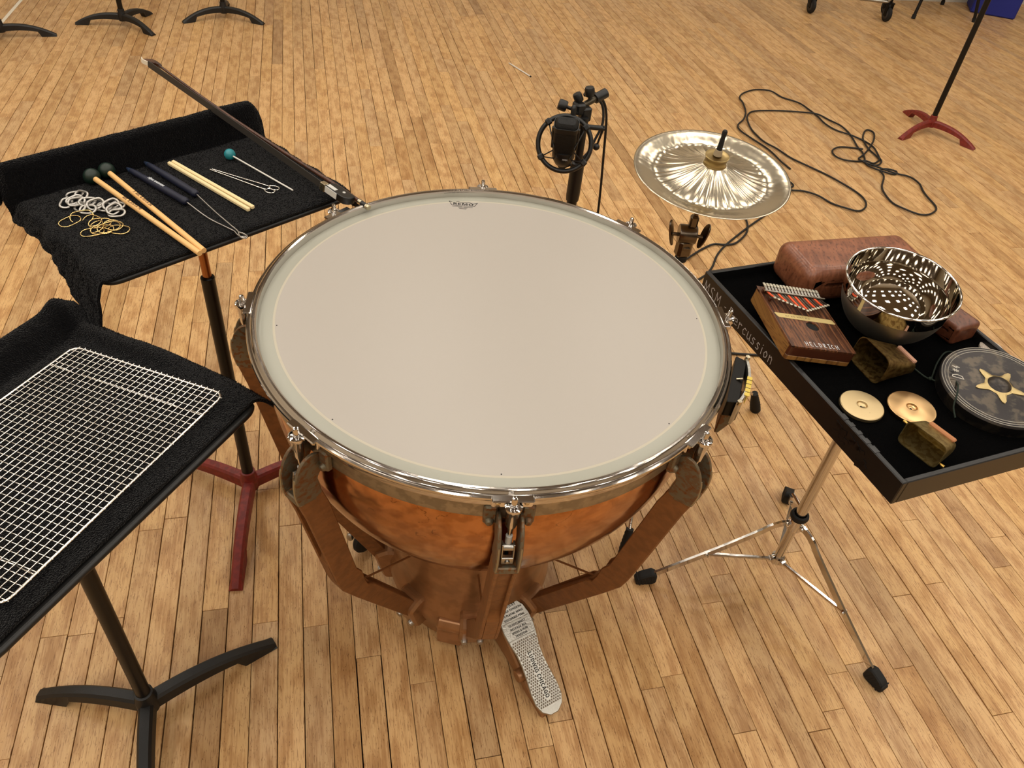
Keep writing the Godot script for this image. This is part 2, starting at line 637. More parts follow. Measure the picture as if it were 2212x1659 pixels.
	var rose := mat("rosewood", Color(1, 1, 1), 0.34)
	rose.albedo_texture = wood(512, 1024, 85, Color(0.46, 0.29, 0.18), Color(0.24, 0.13, 0.08), Color(0.15, 0.08, 0.05), 1.0, 0.35, 30.0)
	mat("rosewood_end", Color(0.26, 0.12, 0.06), 0.4)
	var side := mat("kalimba_side", Color(1, 1, 1), 0.42)
	side.albedo_texture = wood(256, 512, 87, Color(0.56, 0.40, 0.20), Color(0.44, 0.29, 0.13), Color(0.30, 0.18, 0.08))
	mat("tine_steel", Color(0.60, 0.585, 0.55), 0.3, 1.0)
	mat("tine_tip", Color(0.83, 0.81, 0.74), 0.3, 0.6)
	mat("orange_paint", Color(0.86, 0.33, 0.17), 0.45)
	mat("masking_tape", Color(0.74, 0.66, 0.44), 0.7)
	mat("pencil_grey", Color(0.50, 0.44, 0.30), 0.8)
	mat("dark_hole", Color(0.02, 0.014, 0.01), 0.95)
	var brass := mat("old_brass", Color(1, 1, 1), 0.40, 0.9)
	brass.albedo_texture = mottled(512, 91, 0.02, Color(0.52, 0.43, 0.25), Color(0.34, 0.25, 0.12), 0.4, 0.66)
	triplanar(brass, 8.0)
	var brass2 := mat("pale_brass", Color(1, 1, 1), 0.36, 0.9)
	brass2.albedo_texture = mottled(512, 93, 0.02, Color(0.67, 0.60, 0.40), Color(0.53, 0.45, 0.27), 0.4, 0.66)
	triplanar(brass2, 8.0)
	mat("brass_stud", Color(0.80, 0.66, 0.36), 0.3, 1.0)
	mat("pink_pad", Color(0.72, 0.55, 0.46), 0.8)
	mat("cork_pad", Color(0.66, 0.45, 0.30), 0.9)
	mat("bronze_disc", Color(0.80, 0.715, 0.55), 0.42, 1.0)
	mat("bronze_turned", Color(0.80, 0.66, 0.47), 0.30, 1.0, {"anisotropy_enabled": true, "anisotropy": 0.75})
	var gong := mat("gong_dark", Color(1, 1, 1), 0.33, 0.8)
	gong.albedo_texture = mottled(512, 95, 0.012, Color(0.20, 0.19, 0.19), Color(0.34, 0.31, 0.27), 0.45, 0.75)
	triplanar(gong, 5.0)
	mat("gong_bare", Color(0.74, 0.66, 0.47), 0.36, 0.9)
	mat("scribed", Color(0.72, 0.70, 0.66), 0.4, 0.8)
	mat("green_cord", Color(0.06, 0.12, 0.075), 0.8)
	var stone := mat("stone_ring", Color(1, 1, 1), 0.75)
	stone.albedo_texture = mottled(256, 97, 0.05, Color(0.74, 0.70, 0.65), Color(0.52, 0.46, 0.41), 0.6, 0.7)
	triplanar(stone, 20.0)
	var cym := mat("cymbal_bronze", Color(0.79, 0.755, 0.675), 0.22, 1.0)
	cym.resource_name = "cymbal_bronze"
	mat("cymbal_bell", Color(0.66, 0.57, 0.38), 0.3, 1.0)
	mat("mic_black", Color(0.045, 0.045, 0.046), 0.45)
	var mesh_ := mat("mic_mesh", Color(0.03, 0.03, 0.03), 0.5, 0.3)
	mesh_.heightmap_enabled = true
	mesh_.heightmap_texture = grey_noise(256, 99, 0.3, 1)
	mesh_.heightmap_scale = 0.12
	triplanar(mesh_, 12.0)
	mat("boom_grey", Color(0.30, 0.27, 0.22), 0.35, 0.8)
	mat("cable_black", Color(0.03, 0.028, 0.027), 0.55)
	mat("felt_white", Color(0.62, 0.56, 0.46), 0.9)
	mat("tilter_steel", Color(0.42, 0.38, 0.33), 0.28, 1.0)
	mat("cart_steel", Color(0.62, 0.60, 0.56), 0.3, 0.9)
	mat("wheel_grey", Color(0.17, 0.16, 0.15), 0.6)
	mat("box_blue", Color(0.07, 0.13, 0.50), 0.6)
	mat("tape_white", Color(0.87, 0.84, 0.77), 0.6)

# ------------------------------------------------------------------ camera, light, room
func _ready() -> void:
	rng.seed = 7
	var eye := Camera3D.new()
	eye.name = "camera"
	add_child(eye)
	eye.fov = 52.398
	eye.near = 0.05
	eye.far = 60.0
	eye.transform = Transform3D(Basis(Vector3(0.993163, 0.087128, -0.077696), Vector3(-0.116739, 0.741247, -0.661004), Vector3(0.0, 0.665554, 0.746350)).orthonormalized(), Vector3(0, 1.676, 0))
	eye.current = true
	var env := Environment.new()
	env.background_mode = Environment.BG_COLOR
	env.background_color = Color(0.02, 0.02, 0.02)
	env.tonemap_mode = Environment.TONE_MAPPER_LINEAR
	env.tonemap_exposure = 0.45
	env.sdfgi_enabled = true
	env.ssao_enabled = true
	env.ssil_enabled = true
	var world := WorldEnvironment.new()
	world.name = "environment"
	world.environment = env
	add_child(world)
	room = Transform3D(Basis(Vector3.UP, ROOM_TURN), Vector3.ZERO)
	materials()
	build_room()
	build_lamps()
	build_floor()
	build_kettledrum()
	build_stands()
	build_left_things()
	build_rack()
	build_tray()
	build_tray_things()
	build_microphone()
	build_cymbal()
	build_cables()
	build_background()

const X0 := -5.6
const X1 := 8.2
const Z0 := -6.13
const Z1 := 5.4
const CEIL := 4.3

func slab_in_room(lo: Vector3, hi: Vector3) -> Shape:
	var s := Shape.new()
	s.box(room * Transform3D(Basis.IDENTITY, (lo + hi) * 0.5), hi - lo)
	return s

func build_room() -> void:
	structure("ceiling", slab_in_room(Vector3(X0, CEIL, Z0), Vector3(X1, CEIL + 0.2, Z1)), M.ceiling_white)
	structure("wall_back", slab_in_room(Vector3(X0, 0, Z0 - 0.2), Vector3(X1, CEIL, Z0)), M.plaster)
	structure("wall_front", slab_in_room(Vector3(X0, 0, Z1), Vector3(X1, CEIL, Z1 + 0.2)), M.plaster)
	structure("wall_left", slab_in_room(Vector3(X0 - 0.2, 0, Z0 - 0.2), Vector3(X0, CEIL, Z1 + 0.2)), M.plaster)
	structure("wall_right", slab_in_room(Vector3(X1, 0, Z0 - 0.2), Vector3(X1 + 0.2, CEIL, Z1 + 0.2)), M.plaster)
	structure("baseboard_back", slab_in_room(Vector3(X0, 0.0, Z0), Vector3(X1, 0.14, Z0 + 0.018)), M.trim_white)

func build_lamps() -> void:
	var frame := Shape.new()
	for s in [-1.0, 1.0]:
		frame.box(Transform3D(Basis.IDENTITY, Vector3(s * 0.235, -0.035, 0)), Vector3(0.03, 0.07, 0.50), 0.004)
		frame.box(Transform3D(Basis.IDENTITY, Vector3(0, -0.035, s * 0.235)), Vector3(0.44, 0.07, 0.03), 0.004)
	var glow := Shape.new()
	glow.box(Transform3D(Basis.IDENTITY, Vector3(0, -0.045, 0)), Vector3(0.438, 0.02, 0.438))
	var fm := frame.mesh(Transform3D.IDENTITY)
	var gm := glow.mesh(Transform3D.IDENTITY)
	for ix in 7:
		for iz in 6:
			var p := room * Vector3(-4.3 + ix * 1.65, CEIL, -4.6 + iz * 1.6)
			var o := thing("ceiling_light", "square warm white ceiling light panel in a white frame", "ceiling light", p, "ceiling lights in rows")
			o.rotation.y = ROOM_TURN
			for d in [["frame", fm, M.lamp_frame], ["diffuser", gm, M.lamp_glow]]:
				var k := MeshInstance3D.new()
				k.name = d[0]
				o.add_child(k)
				k.mesh = d[1]
				k.set_surface_override_material(0, d[2])
			var l := AreaLight3D.new()
			l.name = "light"
			o.add_child(l)
			l.position = Vector3(0, -0.062, 0)
			l.rotation.x = -PI / 2
			l.area_size = Vector2(0.43, 0.43)
			l.light_color = Color(1.0, 0.966, 0.914)
			l.light_energy = 2.75
			l.area_range = 20.0
			l.shadow_enabled = true

# boards of the strip floor: each board near the camera is a piece of its own, the rest is one part
func build_floor() -> void:
	var bed := slab_in_room(Vector3(X0, -0.10, Z0), Vector3(X1, -0.016, Z1))
	var base := structure("floor", bed, M.board_bed)
	# seams across a board that can be read off the photograph: board number -> distance along it
	var known := {1: [-0.928], 3: [-0.846], 5: [-0.661], 13: [-0.769], 15: [-0.616], 20: [-0.709], 23: [-0.695], 18: [-0.59], 31: [-0.917], -10: [-1.085], 17: [-1.012], 25: [-0.879], -12: [-0.823], -8: [-0.924], 26: [-0.55], -7: [-1.394], -5: [-1.105, -1.703]}
	var boards := []
	var n0 := int(ceil((X0 - SEAM) / BOARD))
	var n1 := int(floor((X1 - SEAM) / BOARD)) - 1
	for i in range(n0, n1 + 1):
		var cuts := [Z0]
		var z := Z0 + rng.randf_range(0.1, 1.0)
		while z < Z1 - 0.25:
			cuts.append(z)
			z += rng.randf_range(0.32, 0.75) + (rng.randf_range(0.0, 0.8) if rng.randf() < 0.45 else 0.0)
		cuts.append(Z1)
		if known.has(i):
			for q in known[i]:
				var keep := []
				for c in cuts:
					if absf(c - q) > 0.42 or c == Z0 or c == Z1:
						keep.append(c)
				keep.append(q)
				keep.sort()
				cuts = keep
		var xa := SEAM + i * BOARD
		for k in cuts.size() - 1:
			var b := {"x": xa, "z0": cuts[k], "z1": cuts[k + 1], "gap": 0.0005 + 0.0012 * pow(rng.randf(), 2.0)}
			var t := clampf(rng.randfn(0.0, 1.0), -2.0, 2.0)
			var v := 0.94 + 0.085 * t
			var hue := rng.randf_range(-1.0, 1.0)
			b.tint = Color(v * (1.0 + 0.015 * hue), v * (1.0 - 0.012 * hue), v * (1.0 - 0.10 * hue))
			if rng.randf() < 0.07:
				b.tint = b.tint * Color(0.80, 0.76, 0.72)
			b.u = rng.randf()
			b.w = rng.randf()
			b.y = -rng.randf_range(0.0, 0.0004)
			var mid := Vector2(xa + BOARD * 0.5, (b.z0 + b.z1) * 0.5)
			# how far the board is, with those outside the view put last
			var seen: bool = mid.y < -0.35 and mid.x > -0.35 + mid.y * 0.32 - 0.45 and mid.x < 0.8 - mid.y * 0.92 + 0.3
			b.far = mid.length() + (0.0 if seen else 100.0)
			boards.append(b)
	boards.sort_custom(func(p, q): return p.far < q.far)
	var rest := Shape.new()
	rest.coloured = true
	for k in boards.size():
		if k < 300:
			var s := Shape.new()
			s.coloured = true
			board(s, boards[k])
			part("floor_board", s, M.maple_boards, base)
		else:
			board(rest, boards[k])
	var r := part("floor_boards", rest, M.maple_boards, base)
	r.set_meta("kind", "stuff")

func board(s: Shape, b: Dictionary) -> void:
	s.tint = b.tint
	var g: float = b.gap
	var xa: float = b.x + g
	var xb: float = b.x + BOARD - g
	var za: float = b.z0 + g * 0.6
	var zb: float = b.z1 - g * 0.6
	var e := 0.0006
	var y: float = b.y
	var top := [Vector3(xa + e, y, za + e), Vector3(xb - e, y, za + e), Vector3(xb - e, y, zb - e), Vector3(xa + e, y, zb - e)]
	var rim := [Vector3(xa, y - e, za), Vector3(xb, y - e, za), Vector3(xb, y - e, zb), Vector3(xa, y - e, zb)]
	var foot := [Vector3(xa, -0.015, za), Vector3(xb, -0.015, za), Vector3(xb, -0.015, zb), Vector3(xa, -0.015, zb)]
	var uvs := []
	for p in top:
		uvs.append(Vector2(b.u + (p.x - xa) / 0.30, b.w + (p.z - za) / 1.5))
	for a in [top, rim, foot]:
		for k in 4:
			a[k] = room * a[k]
	s.quad(top[0], top[1], top[2], top[3], -1, uvs[0], uvs[1], uvs[2], uvs[3])
	for k in 4:
		var l := (k + 1) % 4
		s.quad(top[k], rim[k], rim[l], top[l], -1, uvs[k], uvs[k], uvs[l], uvs[l])
		s.quad(rim[k], foot[k], foot[l], rim[l], -1, uvs[k], uvs[k], uvs[l], uvs[l])
	s.quad(foot[3], foot[2], foot[1], foot[0], -1, uvs[3], uvs[2], uvs[1], uvs[0])

# ------------------------------------------------------------------ the kettledrum
const DRUM := Vector3(-0.0449, 0.0, -1.1052)

# a radial frame: x outwards at that angle, y up, z along the rim
func radial(deg: float) -> Transform3D:
	var a := deg_to_rad(deg)
	var out := Vector3(cos(a), 0, sin(a))
	return Transform3D(Basis(out, Vector3.UP, out.cross(Vector3.UP)), DRUM)

func build_kettledrum() -> void:
	var d := thing("kettledrum", "large copper kettledrum with a white head, chrome hoop and foot pedal", "drum", DRUM)
	var c := Transform3D(Basis.IDENTITY, DRUM)
	# head
	var s := Shape.new()
	s.lathe(c, [Vector2(0, 0.8500), Vector2(0.20, 0.8500), Vector2(0.3765, 0.8500), Vector2(0.3765, 0.846), Vector2(0, 0.846)], 128)
	var head := part("drum_head", s, M.film, d)
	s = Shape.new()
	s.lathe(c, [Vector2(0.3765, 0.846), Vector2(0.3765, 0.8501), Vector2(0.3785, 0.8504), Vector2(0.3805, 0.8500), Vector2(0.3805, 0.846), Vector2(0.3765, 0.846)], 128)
	part("bearing_edge_line", s, M.film_edge_tone, head)  # pale line paints in the shading change, plus the bowl lip behind the film
	s = Shape.new()
	s.lathe(c, [Vector2(0.3805, 0.8499), Vector2(0.390, 0.8492), Vector2(0.4045, 0.8470), Vector2(0.4045, 0.843), Vector2(0.3805, 0.846)], 128)
	part("head_collar", s, M.film_collar, head)
	# emblem near the far rim
	var mt := at_axes(Vector3(0.9962, 0, -0.087), Vector3(-0.087, 0, -0.9962), Vector3.UP, DRUM + Vector3(-0.101, 0.8501, -0.352))
	s = Shape.new()
	var crown := [Vector2(-0.030, 0.011), Vector2(-0.0235, -0.004), Vector2(0.0235, -0.004), Vector2(0.030, 0.011), Vector2(0.020, 0.0065), Vector2(0.0105, 0.0125), Vector2(0.0, 0.008), Vector2(-0.0105, 0.0125), Vector2(-0.020, 0.0065), Vector2(-0.030, 0.011)]
	s.strokes(mt, [crown, [Vector2(-0.022, -0.0085), Vector2(-0.002, -0.0085)], [Vector2(0.002, -0.0085), Vector2(0.02, -0.0085)], [Vector2(-0.009, -0.0125), Vector2(0.009, -0.0125)], [Vector2(-0.007, -0.016), Vector2(0.007, -0.016)]], 0.0012, 0.0002)
	part("emblem", s, M.ink, head)
	lettering("lettering", "REMO", 0.0115, 0.0002, mt * Transform3D(Basis.IDENTITY, Vector3(0, 0.0025, 0.0001)), M.ink, head, "Droid Sans", 700, 1.35)
	# small dots on the head
	for a in [125.0, 83.0, 37.0, 163.0, -9.0]:
		s = Shape.new()
		var q := radial(a) * Vector3(0.3735, 0.8501, 0)
		s.lathe(Transform3D(Basis.IDENTITY, q), [Vector2(0, 0.0003), Vector2(0.0011, 0.0003), Vector2(0.0011, -0.0005)], 8)
		part("head_mark", s, M.ink, head)
	# hoop
	s = Shape.new()
	s.lathe(c, [Vector2(0.4045, 0.846), Vector2(0.4045, 0.857), Vector2(0.4055, 0.8605), Vector2(0.4080, 0.8625), Vector2(0.4110, 0.8625), Vector2(0.4138, 0.8605), Vector2(0.4150, 0.8575), Vector2(0.4168, 0.8560), Vector2(0.4200, 0.8562), Vector2(0.4222, 0.8545), Vector2(0.4230, 0.8518), Vector2(0.4218, 0.8490), Vector2(0.4185, 0.8478), Vector2(0.4165, 0.8470), Vector2(0.4160, 0.8340), Vector2(0.4150, 0.8315), Vector2(0.4120, 0.8310), Vector2(0.4120, 0.8420), Vector2(0.4045, 0.846)], 192)
	part("hoop", s, M.chrome, d)
	# steel band and copper bowl
	s = Shape.new()
	s.lathe(c, [Vector2(0.3790, 0.846), Vector2(0.4040, 0.838), Vector2(0.4045, 0.792), Vector2(0.4035, 0.790), Vector2(0.3990, 0.790), Vector2(0.3790, 0.8455)], 160)
	part("steel_band", s, M.band_steel, d)
	s = Shape.new()
	var prof := [Vector2(0.3995, 0.802)]
	for k in 41:
		var w := PI / 2 * k / 40.0
		prof.append(Vector2(0.4010 * cos(w), 0.790 - 0.438 * sin(w)))
	s.lathe(c, prof, 160)
	part("bowl", s, M.copper, d)
	# pedestal
	s = Shape.new()
	s.lathe(c, [Vector2(0.10, 0.375), Vector2(0.165, 0.392), Vector2(0.181, 0.375), Vector2(0.184, 0.33), Vector2(0.187, 0.26), Vector2(0.183, 0.215), Vector2(0.179, 0.185), Vector2(0.182, 0.16), Vector2(0.190, 0.135), Vector2(0.193, 0.115), Vector2(0.188, 0.09), Vector2(0.176, 0.06), Vector2(0.168, 0.035), Vector2(0.166, 0.012), Vector2(0.160, 0.008), Vector2(0, 0.008)], 96)
	var ped := part("pedestal", s, M.pedestal_paint, d)
	for a in [126.0, 36.0, 171.0, 81.0]:
		s = Shape.new()
		var t := radial(a)
		var ol := rounded([Vector2(0.15, 0.155), Vector2(0.196, 0.165), Vector2(0.222, 0.150), Vector2(0.225, 0.14), Vector2(0.205, 0.06), Vector2(0.15, 0.06)], 0.012, 4)
		s.slab(t, ol, -0.030, 0.030, 0.006, false)
		part("strut_socket", s, M.pedestal_paint, ped)
		for z in [-0.018, 0.018]:
			s = Shape.new()
			s.lathe(along(t.basis.x, t * Vector3(0.208, 0.085, z)), [Vector2(0, 0.012), Vector2(0.006, 0.011), Vector2(0.008, 0.006), Vector2(0.008, -0.004)], 12)
			part("socket_bolt", s, M.zinc, ped)
	for a in [0.0, 120.0, 240.0]:
		s = Shape.new()
		var t := radial(a + 20.0)
		s.lathe(Transform3D(Basis.IDENTITY, t * Vector3(0.13, 0, 0)), [Vector2(0, 0.012), Vector2(0.02, 0.012), Vector2(0.022, 0.001), Vector2(0, 0.0)], 16)
		part("rubber_foot", s, M.rubber, ped)
	# seam line and front box of the pedestal
	s = Shape.new()
	s.slab(radial(96.0), rounded([Vector2(0.15, 0.135), Vector2(0.196, 0.128), Vector2(0.206, 0.112), Vector2(0.204, 0.098), Vector2(0.194, 0.092), Vector2(0.196, 0.030), Vector2(0.15, 0.020)], 0.006, 3), -0.030, 0.030, 0.004)
	part("front_housing", s, M.pedestal_paint, ped)
	# struts with forks, lugs on the hoop
	for k in 8:
		var a := 171.0 - 45.0 * k
		build_lug(d, a)
		if k <= 3 or k == 6:
			build_strut(d, a)
	build_gauge(d)
	build_pedal(d)
	build_castor(d)
	# the drum leans a little towards the camera
	var lean := Basis(Quaternion(Vector3.UP, Vector3(0.0121, 1, 0.0212).normalized())) * Basis.from_scale(Vector3(0.988, 1, 0.988))
	var pivot := DRUM + Vector3(0, 0.86, 0)
	d.transform = Transform3D(lean, pivot + Vector3(0, 0.0025, 0) - lean * Vector3(0, 0.86, 0))

func build_lug(d: Node3D, a: float) -> void:
	var t := radial(a)
	var s := Shape.new()
	# flange plate that lies against the hoop, with two ears
	var plate := rounded([Vector2(-0.030, 0.836), Vector2(-0.030, 0.8555), Vector2(0.030, 0.8555), Vector2(0.030, 0.836)], 0.004, 3)
	var face := Transform3D(t.basis * Basis(Vector3(0, 0, 1), Vector3(0, 1, 0), Vector3(-1, 0, 0)), t.origin)
	s.slab(face, plate, -0.4215, -0.4165, 0.0012)
	s.box(t * Transform3D(Basis.IDENTITY, Vector3(0.4225, 0.8555, 0)), Vector3(0.013, 0.004, 0.060), 0.0015)
	var lug := part("lug", s, M.bright_chrome, d)
	s = Shape.new()
	s.lathe(Transform3D(t.basis, t * Vector3(0.4335, 0, 0)), [Vector2(0, 0.811), Vector2(0.0078, 0.812), Vector2(0.0085, 0.817), Vector2(0.0105, 0.846), Vector2(0.0128, 0.850), Vector2(0.0128, 0.8555), Vector2(0.0108, 0.8565), Vector2(0.0098, 0.8535), Vector2(0.0060, 0.8530), Vector2(0.0050, 0.8560), Vector2(0, 0.8560)], 24)
	part("lug_post", s, M.bright_chrome, lug)
	s = Shape.new()
	s.lathe(Transform3D(t.basis, t * Vector3(0.4335, 0, 0)), [Vector2(0, 0.775), Vector2(0.0028, 0.776), Vector2(0.0032, 0.795), Vector2(0.0058, 0.814), Vector2(0.0045, 0.83), Vector2(0.0045, 0.868), Vector2(0.0035, 0.8705), Vector2(0, 0.871)], 14)
	part("tension_rod", s, M.chrome, lug)
	for z in [-0.0205, 0.0205]:
		s = Shape.new()
		s.lathe(along(t.basis.x, t * Vector3(0.4210, 0.8455, z)), [Vector2(0, 0.0035), Vector2(0.0025, 0.003), Vector2(0.0042, 0.0005), Vector2(0.0042, -0.001)], 12)
		part("rivet", s, M.nickel, lug)

func build_strut(d: Node3D, a: float) -> void:
	var t := radial(a)
	# arm: outline in (outwards, up)
	var outer := [Vector2(0.4590, 0.735), Vector2(0.4450, 0.680), Vector2(0.4000, 0.450), Vector2(0.3900, 0.415), Vector2(0.3600, 0.360), Vector2(0.2180, 0.115)]
	var inner := [Vector2(0.1900, 0.140), Vector2(0.3150, 0.360), Vector2(0.3290, 0.372), Vector2(0.3360, 0.395), Vector2(0.3420, 0.430), Vector2(0.3540, 0.452), Vector2(0.4000, 0.690), Vector2(0.4150, 0.740)]
	var s := Shape.new()
	var full := PackedVector2Array(outer + inner)
	s.slab(t, full, -0.0170, -0.0105, 0.0015)
	s.slab(t, full, 0.0105, 0.0170, 0.0015)
	var web := PackedVector2Array([Vector2(0.4500, 0.735), Vector2(0.4370, 0.680), Vector2(0.4060, 0.540), Vector2(0.4130, 0.515), Vector2(0.4000, 0.450), Vector2(0.3900, 0.415), Vector2(0.3600, 0.360), Vector2(0.2180, 0.115), Vector2(0.1900, 0.140), Vector2(0.3150, 0.350), Vector2(0.3480, 0.430), Vector2(0.3630, 0.452), Vector2(0.4090, 0.690), Vector2(0.4200, 0.735)])
	s.slab(t, web, -0.0108, 0.0108, 0.0)
	var strut := part("strut", s, M.bronze_paint, d)
	# fork of worn casting that holds the tension rod
	s = Shape.new()
	var cheek := rounded([Vector2(0.4005, 0.788), Vector2(0.4060, 0.812), Vector2(0.4230, 0.822), Vector2(0.4400, 0.818), Vector2(0.4520, 0.803), Vector2(0.4605, 0.780), Vector2(0.4612, 0.752), Vector2(0.4560, 0.724), Vector2(0.4130, 0.724), Vector2(0.4160, 0.748), Vector2(0.4200, 0.765), Vector2(0.4120, 0.776)], 0.008, 3)
	for z in [-1.0, 1.0]:
		s.slab(t, cheek, minf(z * 0.0135, z * 0.0190), maxf(z * 0.0135, z * 0.0190), 0.0012)
	s.box(t * Transform3D(Basis(Vector3(0, 0, 1), 0.24), Vector3(0.4400, 0.727, 0)), Vector3(0.036, 0.012, 0.036), 0.002)
	var fork := part("fork", s, M.worn_casting, strut)
	for z in [-1.0, 1.0]:
		s = Shape.new()
		var edge := []
		for k in range(4, 28):
			edge.append(t * Vector3(cheek[k].x, cheek[k].y, z * 0.0162))
		s.tube(edge, 0.0017, 6)
		part("bare_edge", s, M.bare_edge, fork)
	# mounting ear against the steel band
	for z in [-1.0, 1.0]:
		s = Shape.new()
		s.box(t * Transform3D(Basis.IDENTITY, Vector3(0.4075, 0.806, z * 0.0275)), Vector3(0.012, 0.040, 0.020), 0.003)
		s.lathe(along(t.basis.x, t * Vector3(0.4130, 0.794, z * 0.0285)), [Vector2(0, 0.007), Vector2(0.0045, 0.006), Vector2(0.0075, 0.001), Vector2(0.0075, -0.004)], 12)
		part("mounting_ear", s, M.worn_casting, strut)
	# clevis
	s = Shape.new()
	for z in [-1.0, 1.0]:
		s.box(t * Transform3D(Basis(Vector3(0, 0, 1), 0.14), Vector3(0.4400, 0.757, z * 0.0085)), Vector3(0.011, 0.036, 0.0025), 0.0006)
	s.lathe(along(t.basis.z, t * Vector3(0.4380, 0.766, 0)), [Vector2(0, 0.0085), Vector2(0.006, 0.0085), Vector2(0.006, -0.0085), Vector2(0, -0.0085)], 14)
	s.box(t * Transform3D(Basis(Vector3(0, 0, 1), 0.14), Vector3(0.4440, 0.743, 0)), Vector3(0.008, 0.013, 0.019), 0.001)
	s.lathe(along(t.basis.x, t * Vector3(0.4480, 0.743, 0)), [Vector2(0, 0.003), Vector2(0.003, 0.0025), Vector2(0.0042, 0), Vector2(0.0042, -0.001)], 10)
	part("clevis", s, M.zinc, strut)
	s = Shape.new()
	s.tube([t * Vector3(0.4335, 0.772, 0), t * Vector3(0.4335, 0.788, 0)], 0.0052, 10)
	part("rod_sleeve", s, M.pearl, strut)
	# pull rod in the arm and the thin stay towards the pedestal
	s = Shape.new()
	s.tube([t * Vector3(0.4330, 0.745, 0), t * Vector3(0.3700, 0.400, 0)], 0.003, 8)
	part("pull_rod", s, M.dark_steel, strut)
	s = Shape.new()
	s.tube([t * Vector3(0.3300, 0.372, 0), t * Vector3(0.1700, 0.300, 0.0)], 0.0022, 8)
	part("stay", s, M.bronze_paint, strut)

func build_gauge(d: Node3D) -> void:
	var t := radial(14.5)
	var s := Shape.new()
	s.slab(Transform3D(t.basis * Basis(Vector3(1, 0, 0), Vector3(0, 0, -1), Vector3(0, 1, 0)), t.origin + Vector3(0, 0.845, 0)), rounded([Vector2(0.4235, -0.062), Vector2(0.4235, 0.062), Vector2(0.443, 0.056), Vector2(0.443, -0.056)], 0.004), -0.018, 0.014, 0.001)
	var gauge := part("tuning_gauge", s, M.dark_steel, d)
	s = Shape.new()
	var rows := []
	for i in 13:
		var z := -0.062 + 0.124 * i / 12.0
		var x := 0.4500 - 3.0 * z * z
		rows.append(PackedVector3Array([t * Vector3(x, 0.862, z), t * Vector3(x + 0.0045, 0.862, z), t * Vector3(x + 0.0045, 0.815, z), t * Vector3(x, 0.815, z)]))
	s.grid(rows, true, false, -1)
	s.fan(rows[0], t * Vector3(0.441, 0.84, -0.062), true)
	s.fan(rows[12], t * Vector3(0.441, 0.84, 0.062))
	part("scale_strip", s, M.cast_aluminium, gauge)
	for i in 5:
		s = Shape.new()
		var z := -0.008 + 0.0105 * i
		s.box(t * Transform3D(Basis.IDENTITY, Vector3(0.4525, 0.8622, z)), Vector3(0.0085, 0.0012, 0.008), 0.0)
		s.box(t * Transform3D(Basis.IDENTITY, Vector3(0.4566 - 3.0 * z * z, 0.853, z)), Vector3(0.0012, 0.016, 0.008), 0.0)
		part("note_label", s, M.yellow_label, gauge)
	for z in [-0.060, 0.060]:
		s = Shape.new()
		s.tube([t * Vector3(0.443, 0.859, z), t * Vector3(0.443, 0.866, z)], 0.004, 10)
		part("gauge_post", s, M.nickel, gauge)
	s = Shape.new()
	s.tube([t * Vector3(0.432, 0.859, 0.0), t * Vector3(0.442, 0.864, 0.0)], 0.0022, 8)
	part("pointer", s, M.nickel, gauge)
	s = Shape.new()
	s.slab(t, PackedVector2Array([Vector2(0.424, 0.835), Vector2(0.449, 0.83), Vector2(0.449, 0.815), Vector2(0.430, 0.775), Vector2(0.424, 0.775)]), -0.012, 0.05, 0.002)
	part("gauge_bracket", s, M.worn_casting, gauge)

